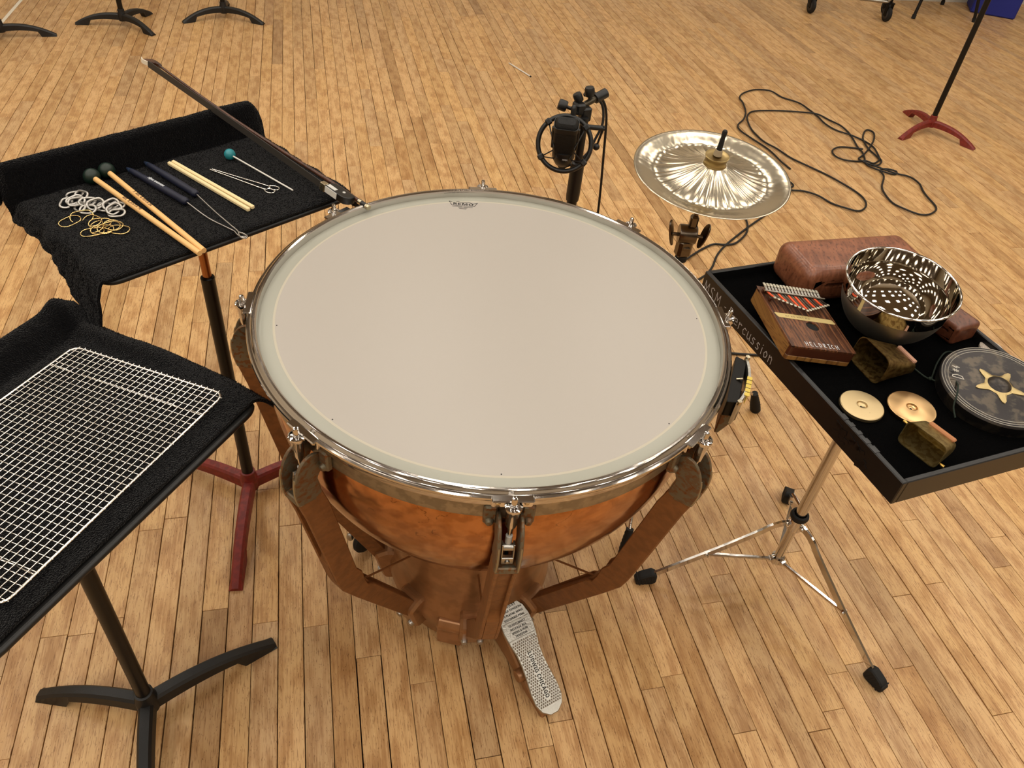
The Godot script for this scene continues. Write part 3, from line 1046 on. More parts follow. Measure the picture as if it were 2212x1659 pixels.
func build_pedal(d: Node3D) -> void:
	# the plate runs from the heel end on the floor side up to the toe end beside the front strut
	var heel := Vector3(0.188, 0.040, -0.775)
	var toe := Vector3(0.056, 0.160, -0.962)
	var y := (toe - heel).normalized()
	var x := y.cross(Vector3.UP).normalized()
	var z := x.cross(y)
	var t := at_axes(x, y, z, heel)
	var len := heel.distance_to(toe)
	var half := [[0.0, 0.010], [0.012, 0.026], [0.03, 0.0335], [0.055, 0.0340], [0.085, 0.0305], [0.115, 0.0285], [0.14, 0.0295], [0.165, 0.0345], [0.19, 0.0380], [0.215, 0.0370], [0.235, 0.0310], [0.248, 0.0215], [0.255, 0.010]]
	var ol := PackedVector2Array()
	var k := len / 0.255
	for h in half:
		ol.append(Vector2(h[1], h[0] * k))
	for i in range(half.size() - 1, -1, -1):
		ol.append(Vector2(-half[i][1], half[i][0] * k))
	var s := Shape.new()
	s.slab(t, ol, -0.006, 0.0, 0.0015)
	var plate := part("pedal_plate", s, M.cast_aluminium, d)
	# rows of small studs on the lower part
	s = Shape.new()
	for r in range(3, 31):
		var py := 0.006 + r * 0.0054
		for q in range(-6, 7):
			var px := q * 0.0054 + (0.0027 if r % 2 else 0.0)
			var w := 0.0
			for i in half.size() - 1:
				if py >= half[i][0] * k and py < half[i + 1][0] * k:
					w = lerpf(half[i][1], half[i + 1][1], (py / k - half[i][0]) / (half[i + 1][0] - half[i][0]))
			if absf(px) > w - 0.003 or (absf(px) < 0.008 and py > 0.032 and py < 0.140):
				continue
			var o := t * Vector3(px, py, 0)
			var u := x * 0.0020
			var v := y * 0.0020
			var top := o + z * 0.0016
			s.tri(o - u - v, top, o + u - v); s.tri(o + u - v, top, o + u + v); s.tri(o + u + v, top, o - u + v); s.tri(o - u + v, top, o - u - v)
	part("tread_studs", s, M.cast_aluminium, plate)
	s = Shape.new()
	for yy in [0.172, 0.2095]:
		s.box(t * Transform3D(Basis(Vector3(0, 0, 1), 0.0), Vector3(0, yy * k, 0.0006)), Vector3(0.066, 0.0022, 0.0022), 0.0004)
	part("raised_bar", s, M.cast_aluminium, plate)
	var down := at_axes(y * -1.0, x, z, t * Vector3(0.0, 0.086 * k, 0.0))
	lettering("lettering", "LUDWIG CHICAGO", 0.0125, 0.0016, down, M.cast_dark, plate, "Droid Sans", 700, 0.95)
	var lines := ["ADJUST", "HEAD TENSION", "TO PLAYING RANGE", "DISCOURAGE PEDAL", "TO DISCONNECT", "RELEASE ALL", "SPRING & HEAD", "TENSION"]
	var ys := [0.2435, 0.2345, 0.2255, 0.2165, 0.2030, 0.1945, 0.1860, 0.1780]
	for i in lines.size():
		lettering("lettering", lines[i], 0.0062 if i > 0 else 0.0075, 0.0012, t * Transform3D(Basis.IDENTITY, Vector3(0, ys[i] * k, 0)), M.cast_dark, plate, "Droid Sans", 700, 0.86 if lines[i].length() > 12 else 1.1)
	# casting below the plate that runs back to the pedestal
	s = Shape.new()
	var f := (Vector3(heel.x, 0, heel.z) - Vector3(toe.x, 0, toe.z)).normalized()
	var bt := at_axes(f, Vector3.UP, f.cross(Vector3.UP), Vector3(toe.x, 0, toe.z))
	s.slab(bt, rounded([Vector2(-0.10, 0.004), Vector2(-0.12, 0.10), Vector2(-0.02, 0.10), Vector2(0.03, 0.085), Vector2(0.10, 0.055), Vector2(0.16, 0.03), Vector2(0.215, 0.022), Vector2(0.215, 0.0035), Vector2(0.14, 0.0035), Vector2(0.12, 0.012), Vector2(0.02, 0.012)], 0.01, 3), -0.022, 0.022, 0.004)
	s.lathe(along(bt.basis.z, bt * Vector3(0.12, 0.045, 0)), [Vector2(0, 0.034), Vector2(0.014, 0.034), Vector2(0.016, 0.03), Vector2(0.016, -0.03), Vector2(0.014, -0.034), Vector2(0, -0.034)], 18)
	part("pedal_frame", s, M.pedestal_paint, d)
	s = Shape.new()
	s.box(bt * Transform3D(Basis(Vector3(0, 0, 1), -0.5), Vector3(0.0, 0.118, -0.030)), Vector3(0.05, 0.030, 0.012), 0.003)
	part("pedal_bumper", s, M.green_paint, d)

func build_castor(d: Node3D) -> void:
	var p := Vector3(-0.315, 0.0, -1.165)
	var ax := Vector3(0.86, 0, 0.50)
	var s := Shape.new()
	s.lathe(along(ax, p + Vector3(0, 0.040, 0)), [Vector2(0, 0.013), Vector2(0.028, 0.013), Vector2(0.034, 0.011), Vector2(0.039, 0.005), Vector2(0.039, -0.005), Vector2(0.034, -0.011), Vector2(0.028, -0.013), Vector2(0, -0.013)], 28)
	var w := part("castor_wheel", s, M.rubber, d)
	s = Shape.new()
	for e in [-1.0, 1.0]:
		s.tube([p + Vector3(0, 0.04, 0) + ax * 0.017 * e, p + Vector3(0, 0.095, 0) + ax * 0.015 * e], 0.006, 8)
	s.box(Transform3D(Basis.IDENTITY, p + Vector3(0, 0.098, 0)), Vector3(0.05, 0.012, 0.04), 0.003)
	s.tube([p + Vector3(0, 0.098, 0), DRUM + Vector3(-0.165, 0.11, -0.02)], 0.012, 10)
	part("castor_fork", s, M.dark_steel, w)
	s = Shape.new()
	for e in [[-0.016, 0.075], [-0.005, 0.045]]:
		s.ball(Transform3D(Basis.IDENTITY, p + Vector3(-0.035 + e[0] * 0.5, e[1], 0.01 + e[0])), Vector3(0.010, 0.014, 0.007), 12, 8)
	s.tube([p + Vector3(-0.012, 0.055, 0.006), p + Vector3(-0.04, 0.06, 0.0)], 0.005, 8)
	part("wing_nut", s, M.zinc, w)

# ------------------------------------------------------------------ music stands
# one cast foot: it arches from the hub down to its tip
func stand_leg(o: Vector3, deg: float, reach: float, hub_h := 0.062) -> Shape:
	var s := Shape.new()
	var a := deg_to_rad(deg)
	var d := Vector3(cos(a), 0, sin(a))
	var n := d.cross(Vector3.UP)
	var rows := []
	var steps := 18
	for i in steps + 1:
		var f := float(i) / steps
		var r := lerpf(0.004, reach, f)
		var top := lerpf(hub_h + 0.004, 0.010, pow(f, 2.3)) + 0.006 * sin(PI * f)
		var bot := 0.004 + (hub_h - 0.034) * (1.0 - pow(f, 2.0)) + 0.010 * sin(PI * f)
		if f > 0.70:
			bot = 0.001
		bot = minf(bot, top - 0.005)
		var w := lerpf(0.0145, 0.0125, f)
		var wb := lerpf(0.0155, 0.0165, f)
		var b := o + d * r
		rows.append(PackedVector3Array([b + n * wb + Vector3.UP * bot, b + n * w + Vector3.UP * (top - 0.006), b + n * (w - 0.005) + Vector3.UP * top, b - n * (w - 0.005) + Vector3.UP * top, b - n * w + Vector3.UP * (top - 0.006), b - n * wb + Vector3.UP * bot]))
	s.grid(rows, true, false, -1)
	s.fan(rows[0], o + Vector3.UP * hub_h * 0.6, true)
	s.fan(rows[steps], o + d * (reach - 0.001) + Vector3.UP * 0.006)
	return s

func music_stand(o: Vector3, angles: Array, reach: Array, label: String, cast: Material, tube_top: float, inner_top: float, desk: Transform3D, desk_size: Vector2, desk_lip: float, inner: Material) -> Node3D:
	var st := thing("music_stand", label, "music stand", o)
	for k in angles.size():
		part("leg", stand_leg(o, angles[k], reach[k]), cast, st)
	var s := Shape.new()
	s.lathe(Transform3D(Basis.IDENTITY, o), [Vector2(0, 0.026), Vector2(0.021, 0.028), Vector2(0.023, 0.045), Vector2(0.0225, 0.066), Vector2(0.0195, 0.074), Vector2(0.0185, 0.090), Vector2(0.0150, 0.092), Vector2(0, 0.092)], 32)
	part("hub", s, cast, st)
	s = Shape.new()
	s.lathe(Transform3D(Basis.IDENTITY, o), [Vector2(0, 0.08), Vector2(0.0145, 0.08), Vector2(0.0145, tube_top - 0.002), Vector2(0.0125, tube_top), Vector2(0.0098, tube_top), Vector2(0, tube_top - 0.001)], 28)
	part("pole", s, M.tube_black, st)
	s = Shape.new()
	s.lathe(Transform3D(Basis.IDENTITY, o), [Vector2(0, tube_top - 0.03), Vector2(0.0092, tube_top - 0.03), Vector2(0.0092, inner_top), Vector2(0, inner_top)], 24)
	part("inner_tube", s, inner, st)
	# desk: x along its length, y across it away from its free edge, z up through the plate
	s = Shape.new()
	s.slab(desk, rounded([Vector2(0, 0), Vector2(desk_size.x, 0), Vector2(desk_size.x, desk_size.y), Vector2(0, desk_size.y)], 0.03, 6), -0.004, 0.0, 0.0008)
	# folded rim below the edge
	var rim := rounded([Vector2(0.001, 0.001), Vector2(desk_size.x - 0.001, 0.001), Vector2(desk_size.x - 0.001, desk_size.y - 0.001), Vector2(0.001, desk_size.y - 0.001)], 0.03, 6)
	var path := []
	for p in rim:
		path.append(desk * Vector3(p.x, p.y, -0.006))
	s.tube(path, 0.0055, 8, true)
	if desk_lip > 0:
		s.box(desk * Transform3D(Basis.IDENTITY, Vector3(desk_size.x * 0.5, desk_size.y - 0.002, desk_lip * 0.5)), Vector3(desk_size.x - 0.02, 0.003, desk_lip), 0.001)
	part("desk", s, M.stand_black, st)
	s = Shape.new()
	var c := desk * Vector3(desk_size.x * 0.5, desk_size.y * 0.5, -0.03)
	s.box(Transform3D(Basis.IDENTITY, Vector3(o.x, inner_top - 0.005, o.z)), Vector3(0.05, 0.03, 0.05), 0.004)
	s.tube([Vector3(o.x, inner_top - 0.005, o.z), c], 0.012, 10)
	s.box(desk * Transform3D(Basis.IDENTITY, Vector3(desk_size.x * 0.5, desk_size.y * 0.5, -0.015)), Vector3(0.10, 0.06, 0.024), 0.004)
	part("tilt_head", s, M.stand_black, st)
	return st

# desks of the two stands beside the drum (x along, y across, z up)
func desk_a() -> Transform3D:
	var x := Vector3(0.639, 0, -0.769).normalized()
	var y := Vector3(-0.769, 0, -0.639).normalized()
	return at_axes(x, y, Vector3.UP, Vector3(-0.716, 0.849, -1.063))

func desk_b() -> Transform3D:
	var x := Vector3(-0.330, 0.0, 0.944).normalized()
	var y := Vector3(-0.944, -0.062, -0.330).normalized()
	var z := x.cross(y).normalized()
	if z.y < 0:
		z = -z
	return at_axes(x, y, z, Vector3(-0.402, 0.784, -0.885))

func build_stands() -> void:
	music_stand(Vector3(-0.660, 0, -1.319), [79.0, -163.0, -41.0], [0.305, 0.30, 0.30], "music stand with red cast base, its flat desk holding mallets on a towel", M.stand_red, 0.70, 0.835, desk_a(), Vector2(0.516, 0.362), 0.058, M.tube_bronze)
	music_stand(Vector3(-0.672, 0, -0.712), [-178.0, -43.0, 69.0], [0.245, 0.275, 0.27], "music stand with black cast base, its flat desk holding a wire rack on a towel", M.stand_black, 0.72, 0.765, desk_b(), Vector2(0.51, 0.425), 0.030, M.tube_black)
	# stands further back; their desks are above the picture
	for d in [[Vector3(2.172, 0, -4.432), [45.0, 141.0, -102.0], [0.275, 0.27, 0.26], M.stand_red, "music stand with red cast base and thin black pole near the coiled cable"],
			[Vector3(-2.490, 0, -4.604), [165.0, 26.0, -78.0], [0.26, 0.245, 0.25], M.stand_black, "black music stand base with three arched legs, between two other black bases"],
			[Vector3(-2.015, 0, -4.930), [137.0, 10.0, -106.0], [0.26, 0.26, 0.26], M.stand_black, "black music stand base with two arched legs showing, across from the bow tip"],
			[Vector3(-2.985, 0, -4.222), [-24.0, 98.0, -142.0], [0.265, 0.26, 0.26], M.stand_black, "black music stand with one straight leg showing, next to white floor tape"]]:
		var o: Vector3 = d[0]
		var dt := at_axes(Vector3(1, 0, 0), Vector3(0, 0.94, -0.34), Vector3(0, 0.34, 0.94), o + Vector3(-0.255, 1.02, 0.08))
		music_stand(o, d[1], d[2], d[4], d[3], 0.85, 1.15, dt, Vector2(0.51, 0.335), 0.0, M.tube_black)
	build_towels()

# a cloth of some thickness from a grid of points
func cloth(points: Array, thick: float) -> Shape:
	var s := Shape.new()
	var n := points.size()
	var m: int = points[0].size()
	var up := []
	var lo := []
	for i in n:
		var a := PackedVector3Array()
		var b := PackedVector3Array()
		for j in m:
			var p: Vector3 = points[i][j]
			var du: Vector3 = points[mini(i + 1, n - 1)][j] - points[maxi(i - 1, 0)][j]
			var dv: Vector3 = points[i][mini(j + 1, m - 1)] - points[i][maxi(j - 1, 0)]
			var nn := du.cross(dv).normalized()
			if nn.y < -0.2:
				nn = -nn
			a.append(p + nn * thick * 0.5)
			b.append(p - nn * thick * 0.5)
		up.append(a)
		lo.append(b)
	s.grid(up)
	var back := []
	for i in n:
		var r: PackedVector3Array = lo[i].duplicate()
		r.reverse()
		back.append(r)
	s.grid(back)
	# rim
	var ring_u := PackedVector3Array()
	var ring_l := PackedVector3Array()
	for j in m:
		ring_u.append(up[0][j]); ring_l.append(lo[0][j])
	for i in range(1, n):
		ring_u.append(up[i][m - 1]); ring_l.append(lo[i][m - 1])
	for j in range(m - 2, -1, -1):
		ring_u.append(up[n - 1][j]); ring_l.append(lo[n - 1][j])
	for i in range(n - 2, 0, -1):
		ring_u.append(up[i][0]); ring_l.append(lo[i][0])
	s.grid([ring_u, ring_l], true, false)
	return s

# how a cloth lies along one axis of a desk: arc length -> (position, height); it bends over the edges at 0 and at len
func over_edge(q: float, len: float, lean: float) -> Vector2:
	var r := 0.012
	if q < 0.0:
		var d := -q
		if d < r * 1.4:
			var w := d / r
			return Vector2(-r * sin(w), -r * (1 - cos(w)))
		var e := d - r * 1.4
		return Vector2(-r * 0.985 - e * lean, -r * 0.83 - e * sqrt(1.0 - lean * lean))
	if q > len:
		var v := over_edge(len - q, len, lean)
		return Vector2(len - v.x, v.y)
	return Vector2(q, 0.0)

func build_towels() -> void:
	var n := noise(101, 9.0, 3)
	var fine := noise(103, 60.0, 2)
	# towel on the stand with the mallets
	var t := desk_a()
	var rows := []
	var nu := 110
	var nv := 84
	for i in nu + 1:
		var row := PackedVector3Array()
		for j in nv + 1:
			var fu := float(i) / nu
			var fv := float(j) / nv
			# the left hem hangs lower towards the near corner
			var left := lerpf(0.092, 0.040, smoothstep(0.0, 0.45, fv)) + 0.004 * sin(fv * 9.0)
			var right := lerpf(0.045, 0.020, fv)
			var su := lerpf(-left, 0.516 + right, fu)
			var near := -0.004 - 0.02 * smoothstep(0.93, 1.0, fu)
			var sv := lerpf(near, 0.362 + 0.085, fv)
			var a := over_edge(su, 0.512, 0.30 + 0.25 * fv)
			var y := sv
			var h := 0.0065 + a.y
			# up over the lip at the far edge, then down behind it
			if sv > 0.334:
				var e := (sv - 0.334) / 0.052
				if e < 1.0:
					h += 0.060 * smoothstep(0.0, 1.0, e)
					y = 0.334 + 0.024 * e
				else:
					var g := sv - 0.386
					y = 0.358 + minf(g, 0.020)
					h += 0.060 + 0.006 * sin(minf(g / 0.022, 1.0) * PI) - maxf(g - 0.014, 0.0) * 0.95
			if sv < 0.0 and su > 0 and su < 0.516:
				h += sv * 0.5
			# rests unevenly
			var k := clampf(minf(su + 0.02, 0.53 - su) / 0.06, 0.0, 1.0)
			var p := Vector3(a.x, y, h)
			var w := t * p
			var rough := n.get_noise_2d(w.x * 1.0, w.z * 1.0)
			w.y += 0.0022 * rough * k + 0.0008 * fine.get_noise_3d(w.x, w.y, w.z)
			if k < 1.0:
				var push := (1.0 - k) * 0.010 * n.get_noise_3d(w.x * 1.7, w.y * 1.7, w.z * 1.7)
				w += t.basis.x * push + t.basis.y * push * 0.6
			# the near left corner twists into a hanging tip
			var tip := smoothstep(0.035, 0.15, -su) * smoothstep(0.22, 0.0, fv)
			w += Vector3(0.018, -0.012, 0.010) * tip
			# far side puffs up a little along the lip
			h += 0.0
			row.append(w)
		rows.append(row)
	terry(single("towel", cloth(rows, 0.0055), M.towel_black, "black terry towel under the mallets, chains and string bow", "towel", t * Vector3(0.25, 0.16, 0.0)), rows, 301)
	# towel under the wire rack
	t = desk_b()
	rows = []
	for i in nu + 1:
		var row := PackedVector3Array()
		for j in nv + 1:
			var fu := float(i) / nu
			var fv := float(j) / nv
			var su := lerpf(-0.045 - 0.012 * sin(fv * 7.0 + 1.0), 0.51 + 0.095, fu)
			var sv := lerpf(0.004, 0.425 + 0.07, fv)
			var a := over_edge(su, 0.506, 0.35)
			if su < 0.0:
				# far end: lies out over the edge, then turns down
				a = Vector2(su * 0.92, -0.030 * pow(-su / 0.045, 2.0) * (1.0 - 0.7 * smoothstep(0.1, 0.5, fv)))
			var y := sv
			var h := 0.0065 + a.y
			if sv > 0.380:
				var e := (sv - 0.380) / 0.048
				if e < 1.0:
					h += 0.032 * smoothstep(0.0, 1.0, e)
					y = 0.380 + 0.042 * e
				else:
					var g := sv - 0.428
					y = 0.422 + minf(g, 0.024)
					h += 0.032 + 0.005 * sin(minf(g / 0.022, 1.0) * PI) - maxf(g - 0.014, 0.0) * 0.9
			# the far right corner turns down as a flap
			var flap := smoothstep(0.012, -0.045, su) * smoothstep(0.10, 0.0, sv)
			h -= 0.022 * flap
			y -= 0.012 * flap
			# a soft fold across the far end
			h += 0.014 * exp(-pow((su + 0.018) / 0.022, 2.0)) * smoothstep(0.12, 0.26, sv)
			var w := t * Vector3(a.x, y, h)
			w.y += 0.0018 * n.get_noise_2d(w.x + 5.0, w.z) + 0.0008 * fine.get_noise_3d(w.x, w.y, w.z)
			# the near hem hangs in a tip
			var tip := smoothstep(0.53, 0.605, su) * smoothstep(0.25, 0.05, fv)
			w += Vector3(0.0, -0.02, 0.0) * tip
			row.append(w)
		rows.append(row)
	terry(single("towel", cloth(rows, 0.0055), M.towel_black, "black terry towel lying under the chrome wire cooling rack", "towel", t * Vector3(0.25, 0.16, 0.0)), rows, 302)

# the pile of a terry towel: short tufts all over its upper side
func terry(o: MeshInstance3D, rows: Array, seed_: int) -> void:
	var g := RandomNumberGenerator.new()
	g.seed = seed_
	var tuft := Shape.new()
	for k in 3:
		var a := TAU * k / 3.0
		var b := TAU * (k + 1) / 3.0
		tuft.tri(Vector3(cos(a), 0, sin(a)) * 0.0009, Vector3(0.0006, 0.0030, 0.0), Vector3(cos(b), 0, sin(b)) * 0.0009, 1)
	var mm := MultiMesh.new()
	mm.transform_format = MultiMesh.TRANSFORM_3D
	mm.mesh = tuft.mesh(Transform3D.IDENTITY)
	var n := rows.size()
	var m: int = rows[0].size()
	mm.instance_count = 36000
	var inv := o.global_transform.affine_inverse()
	for k in mm.instance_count:
		var i := g.randi_range(0, n - 2)
		var j := g.randi_range(0, m - 2)
		var fu := g.randf()
		var fv := g.randf()
		var p: Vector3 = rows[i][j].lerp(rows[i + 1][j], fu).lerp(rows[i][j + 1].lerp(rows[i + 1][j + 1], fu), fv)
		var nn: Vector3 = (rows[i + 1][j] - rows[i][j]).cross(rows[i][j + 1] - rows[i][j]).normalized()
		if nn.y < -0.2:
			nn = -nn
		nn = (nn + Vector3(g.randf_range(-0.5, 0.5), g.randf_range(-0.3, 0.3), g.randf_range(-0.5, 0.5))).normalized()
		var t := along(nn, p + nn * 0.0020)
		mm.set_instance_transform(k, inv * t * Transform3D(Basis(Vector3.UP, g.randf() * TAU) * g.randf_range(0.6, 1.2), Vector3.ZERO))
	var q := MultiMeshInstance3D.new()
	q.name = "terry_pile"
	o.add_child(q)
	q.multimesh = mm
	q.material_override = M.towel_pile
	q.set_meta("kind", "stuff")


# ------------------------------------------------------------------ things on the left stands
const TOP_A := 0.8590                # surface of the towel with the mallets

func on_a(x: float, z: float, up := 0.0) -> Vector3:
	return Vector3(x, TOP_A + up, z)

func build_left_things() -> void:
	# two mallets
	for d in [[Vector3(-0.8800, 0, -1.3690), Vector3(-0.5865, 0, -1.1625), "green rubber mallet with rattan handle lying next to the chains"], [Vector3(-0.8640, 0, -1.3985), Vector3(-0.5830, 0, -1.1725), "green rubber mallet with rattan handle lying next to the blue handles"]]:
		var head: Vector3 = d[0] + Vector3.UP * (TOP_A + 0.0155)
		var tail: Vector3 = d[1] + Vector3.UP * (TOP_A + 0.0058)
		var m := thing("mallet", d[2], "mallet", Vector3(head.x, TOP_A, head.z), "pair of green mallets")
		var s := Shape.new()
		var ax := (tail - head).normalized()
		s.ball(along(ax, head), Vector3(0.0165, 0.0150, 0.0165), 28, 16)
		part("mallet_head", s, M.green_rubber, m)
		s = Shape.new()
		s.tube([head + ax * 0.010, tail], 0.0053, 16)
		part("handle", s, M.rattan, m)
		var up := Vector3.UP
		up = (up - ax * up.dot(ax)).normalized()
		lettering("print", "M5. & JOSTA 70" if d[0].x < -0.870 else "S  M5. & AUTA 24", 0.0070, 0.0002, at_axes(ax, up.cross(ax), up, head.lerp(tail, 0.40) + up * 0.0053), M.print_brown, m, "Droid Sans", 700, 1.2)
	# two beaters with blue grips and bent wire ends
	var grips := [[Vector3(-0.8372, 0, -1.4301), Vector3(-0.6739, 0, -1.3266), [Vector3(-0.6200, 0, -1.2880), Vector3(-0.5780, 0, -1.2640), Vector3(-0.5560, 0, -1.2520)], "dark blue grip with white print and bent wire end, beside the mallets"], [Vector3(-0.8151, 0, -1.4634), Vector3(-0.6675, 0, -1.3602), [Vector3(-0.6150, 0, -1.3110), Vector3(-0.5700, 0, -1.2700), Vector3(-0.5480, 0, -1.2500)], "dark blue grip with bent wire end, beside the pale sticks"]]
	for k in 2:
		var g: Array = grips[k]
		var a: Vector3 = g[0] + Vector3.UP * (TOP_A + 0.0075)
		var b: Vector3 = g[1] + Vector3.UP * (TOP_A + 0.0082)
		var o := thing("wire_beater", g[3], "beater", Vector3(a.x, TOP_A, a.z), "pair of beaters with blue grips")
		var s := Shape.new()
		var ax := (b - a).normalized()
		var path := []
		var rad := []
		for q in [[0.0, 0.0032], [0.012, 0.0050], [0.03, 0.0062], [0.045, 0.0058], [0.07, 0.0068], [0.10, 0.0074], [0.14, 0.0076], [0.168, 0.0072], [0.176, 0.0074], [0.184, 0.0082], [0.190, 0.0078], [0.1935, 0.0040]]:
			path.append(a + ax * q[0] * (a.distance_to(b) / 0.1935))
			rad.append(q[1])
		s.tube(path, rad, 16)
		part("grip", s, M.blue_grip, o)
		s = Shape.new()
		s.tube([a - ax * 0.002, a + ax * 0.006, a + ax * 0.012], [0.0025, 0.0042, 0.0053], 14)
		part("grip_tip", s, M.blue_tip, o)
		s = Shape.new()
		var w: Array = [b]
		for q in g[2]:
			w.append(q + Vector3.UP * (TOP_A + 0.0035 + 0.0022 * k))
		var e: Vector3 = w[-1]
		var dd: Vector3 = (w[-1] - w[-2]).normalized()
		var sd := dd.cross(Vector3.UP).normalized()
		w.append(e + dd * 0.012 + sd * 0.004)
		w.append(e + dd * 0.024 + sd * 0.0055)
		w.append(e + dd * 0.031)
		w.append(e + dd * 0.024 - sd * 0.0055)
		w.append(e + dd * 0.010 - sd * 0.003)
		s.tube(smooth_path(w), 0.0014, 8)
		part("wire", s, M.zinc, o)
		if k == 0:
			var up := Vector3.UP
			up = (up - ax * up.dot(ax)).normalized()
			lettering("print", "nmnmm mdp:", 0.0085, 0.0002, at_axes(-ax, -up.cross(ax), up, a.lerp(b, 0.50) + up * 0.0074), M.print_white, o, "Droid Sans", 700, 0.9)
	# two plain sticks side by side
	for d in [[Vector3(-0.7730, 0, -1.4798), Vector3(-0.5535, 0, -1.3318), "pale square wooden stick lying beside the blue grips"], [Vector3(-0.7680, 0, -1.4875), Vector3(-0.5485, 0, -1.3425), "pale square wooden stick lying on the side of the thin wire beaters"]]:
		var a: Vector3 = d[0] + Vector3.UP * (TOP_A + 0.0042)
		var b: Vector3 = d[1] + Vector3.UP * (TOP_A + 0.0042)
		var s := Shape.new()
		var ax := (b - a).normalized()
		s.box(Transform3D(Basis(ax, Vector3.UP, ax.cross(Vector3.UP)), (a + b) * 0.5), Vector3(a.distance_to(b), 0.0078, 0.0078), 0.0016)
		single("wooden_stick", s, M.pale_wood, d[2], "stick", Vector3(a.x, TOP_A, a.z), "two pale sticks")
	# two thin wire beaters with loop ends
	for d in [[Vector3(-0.6849, 0, -1.4770), Vector3(-0.5500, 0, -1.4215), 1.0, "thin wire beater with a rounded loop, nearer the pale sticks"], [Vector3(-0.6815, 0, -1.4800), Vector3(-0.5450, 0, -1.4355), -1.0, "thin wire beater with a looped end, nearer the teal ball"]]:
		var a: Vector3 = d[0] + Vector3.UP * (TOP_A + 0.002)
		var b: Vector3 = d[1] + Vector3.UP * (TOP_A + 0.002)
		var ax := (b - a).normalized()
		var sd: Vector3 = ax.cross(Vector3.UP) * d[2]
		var p := [a, a.lerp(b, 0.5), b - ax * 0.004, b + ax * 0.002 - sd * 0.006, b + ax * 0.012 - sd * 0.008, b + ax * 0.021 - sd * 0.004, b + ax * 0.020 + sd * 0.004, b + ax * 0.010 + sd * 0.007, b - ax * 0.002 + sd * 0.002]
		var s := Shape.new()
		s.tube(smooth_path(p), 0.0013, 8)
		single("wire_beater", s, M.wire_chrome, d[3], "beater", Vector3(a.x, TOP_A, a.z), "pair of thin wire beaters")
	# ball on a rod
	var bb := on_a(-0.6615, -1.5345, 0.0118)
	var be := on_a(-0.4961, -1.4317, 0.0018)
	var bm := thing("ball_mallet", "translucent teal ball on a thin white rod, beside the bow", "mallet", Vector3(bb.x, TOP_A, bb.z))
	var sh := Shape.new()
	sh.ball(Transform3D(Basis.IDENTITY, bb), Vector3.ONE * 0.0120, 28, 16)
	part("mallet_head", sh, M.teal_ball, bm)
	sh = Shape.new()
	sh.tube([bb.lerp(be, 0.045), be], 0.0017, 10)
	part("rod", sh, M.white_rod, bm)
	build_chains()
	build_bow()

# an oval link of wire: centre, long axis, the normal of its plane
func link(c: Vector3, d: Vector3, n: Vector3, half_len: float, half_wide: float, wire: float) -> Shape:
	var s := Shape.new()
	d = d.normalized()
	n = (n - d * n.dot(d)).normalized()
	var e := n.cross(d)
	var p := []
	var straight := maxf(half_len - half_wide, 0.0)
	for k in 24:
		var w := TAU * k / 24.0
		p.append(c + d * (cos(w) * half_wide + signf(cos(w)) * straight * minf(1.0, absf(cos(w)) * 3.0)) + e * sin(w) * half_wide)
	s.tube(p, wire, 8, true)
	return s

func build_chains() -> void:
	var z := thing("steel_chain", "heap of dull silver chain with thick oval links beside the brass rings", "chain", on_a(-0.835, -1.285))
	var zl := [[-0.889, -1.312, 0.0025, 25.0, 0.1], [-0.872, -1.306, 0.0065, -20.0, 0.5], [-0.878, -1.290, 0.0045, 60.0, 0.2], [-0.888, -1.277, 0.0030, 100.0, 0.15], [-0.868, -1.280, 0.0075, 20.0, 0.35], [-0.856, -1.268, 0.0040, -35.0, 0.5], [-0.848, -1.282, 0.0090, 10.0, 0.3], [-0.835, -1.288, 0.0050, -25.0, 0.2], [-0.829, -1.276, 0.0095, 45.0, 0.7], [-0.838, -1.262, 0.0045, 5.0, 0.4], [-0.815, -1.277, 0.0045, -10.0, 0.4], [-0.803, -1.283, 0.0080, 60.0, 0.6], [-0.794, -1.289, 0.0040, -15.0, 0.15], [-0.791, -1.270, 0.0075, 70.0, 0.5], [-0.783, -1.262, 0.0040, 10.0, 0.25]]
	for q in zl:
		var a := deg_to_rad(q[3])
		part("chain_link", link(on_a(q[0], q[1], q[2] + 0.002), Vector3(cos(a), 0.10, -sin(a)), Vector3(sin(a) * q[4], 1.0 - q[4] * 0.5, cos(a) * q[4]), 0.0150, 0.0092, 0.0026), M.zinc, z)
	var b := thing("brass_chain", "heap of thin brass rings linked together, below the silver chain", "chain", on_a(-0.79, -1.22))
	var bl := [[-0.8545, -1.2230, 0.0015, 60.0, 0.1], [-0.8400, -1.2400, 0.0032, 30.0, 0.6], [-0.8170, -1.2330, 0.0022, -25.0, 0.3], [-0.7990, -1.2260, 0.0034, 10.0, 0.2], [-0.7990, -1.2130, 0.0030, -60.0, 0.3], [-0.7990, -1.1960, 0.0015, 25.0, 0.05], [-0.7840, -1.2040, 0.0042, 15.0, 0.15], [-0.7750, -1.2120, 0.0060, 45.0, 0.2], [-0.7690, -1.2170, 0.0078, -20.0, 0.2], [-0.7570, -1.2120, 0.0030, -5.0, 0.1]]
	for q in bl:
		var a := deg_to_rad(q[3])
		part("ring", link(on_a(q[0], q[1], q[2]), Vector3(cos(a), 0.05, -sin(a)), Vector3(sin(a) * q[4], 1.0, cos(a) * q[4]), 0.0200, 0.0125, 0.0012), M.brass_ring, b)

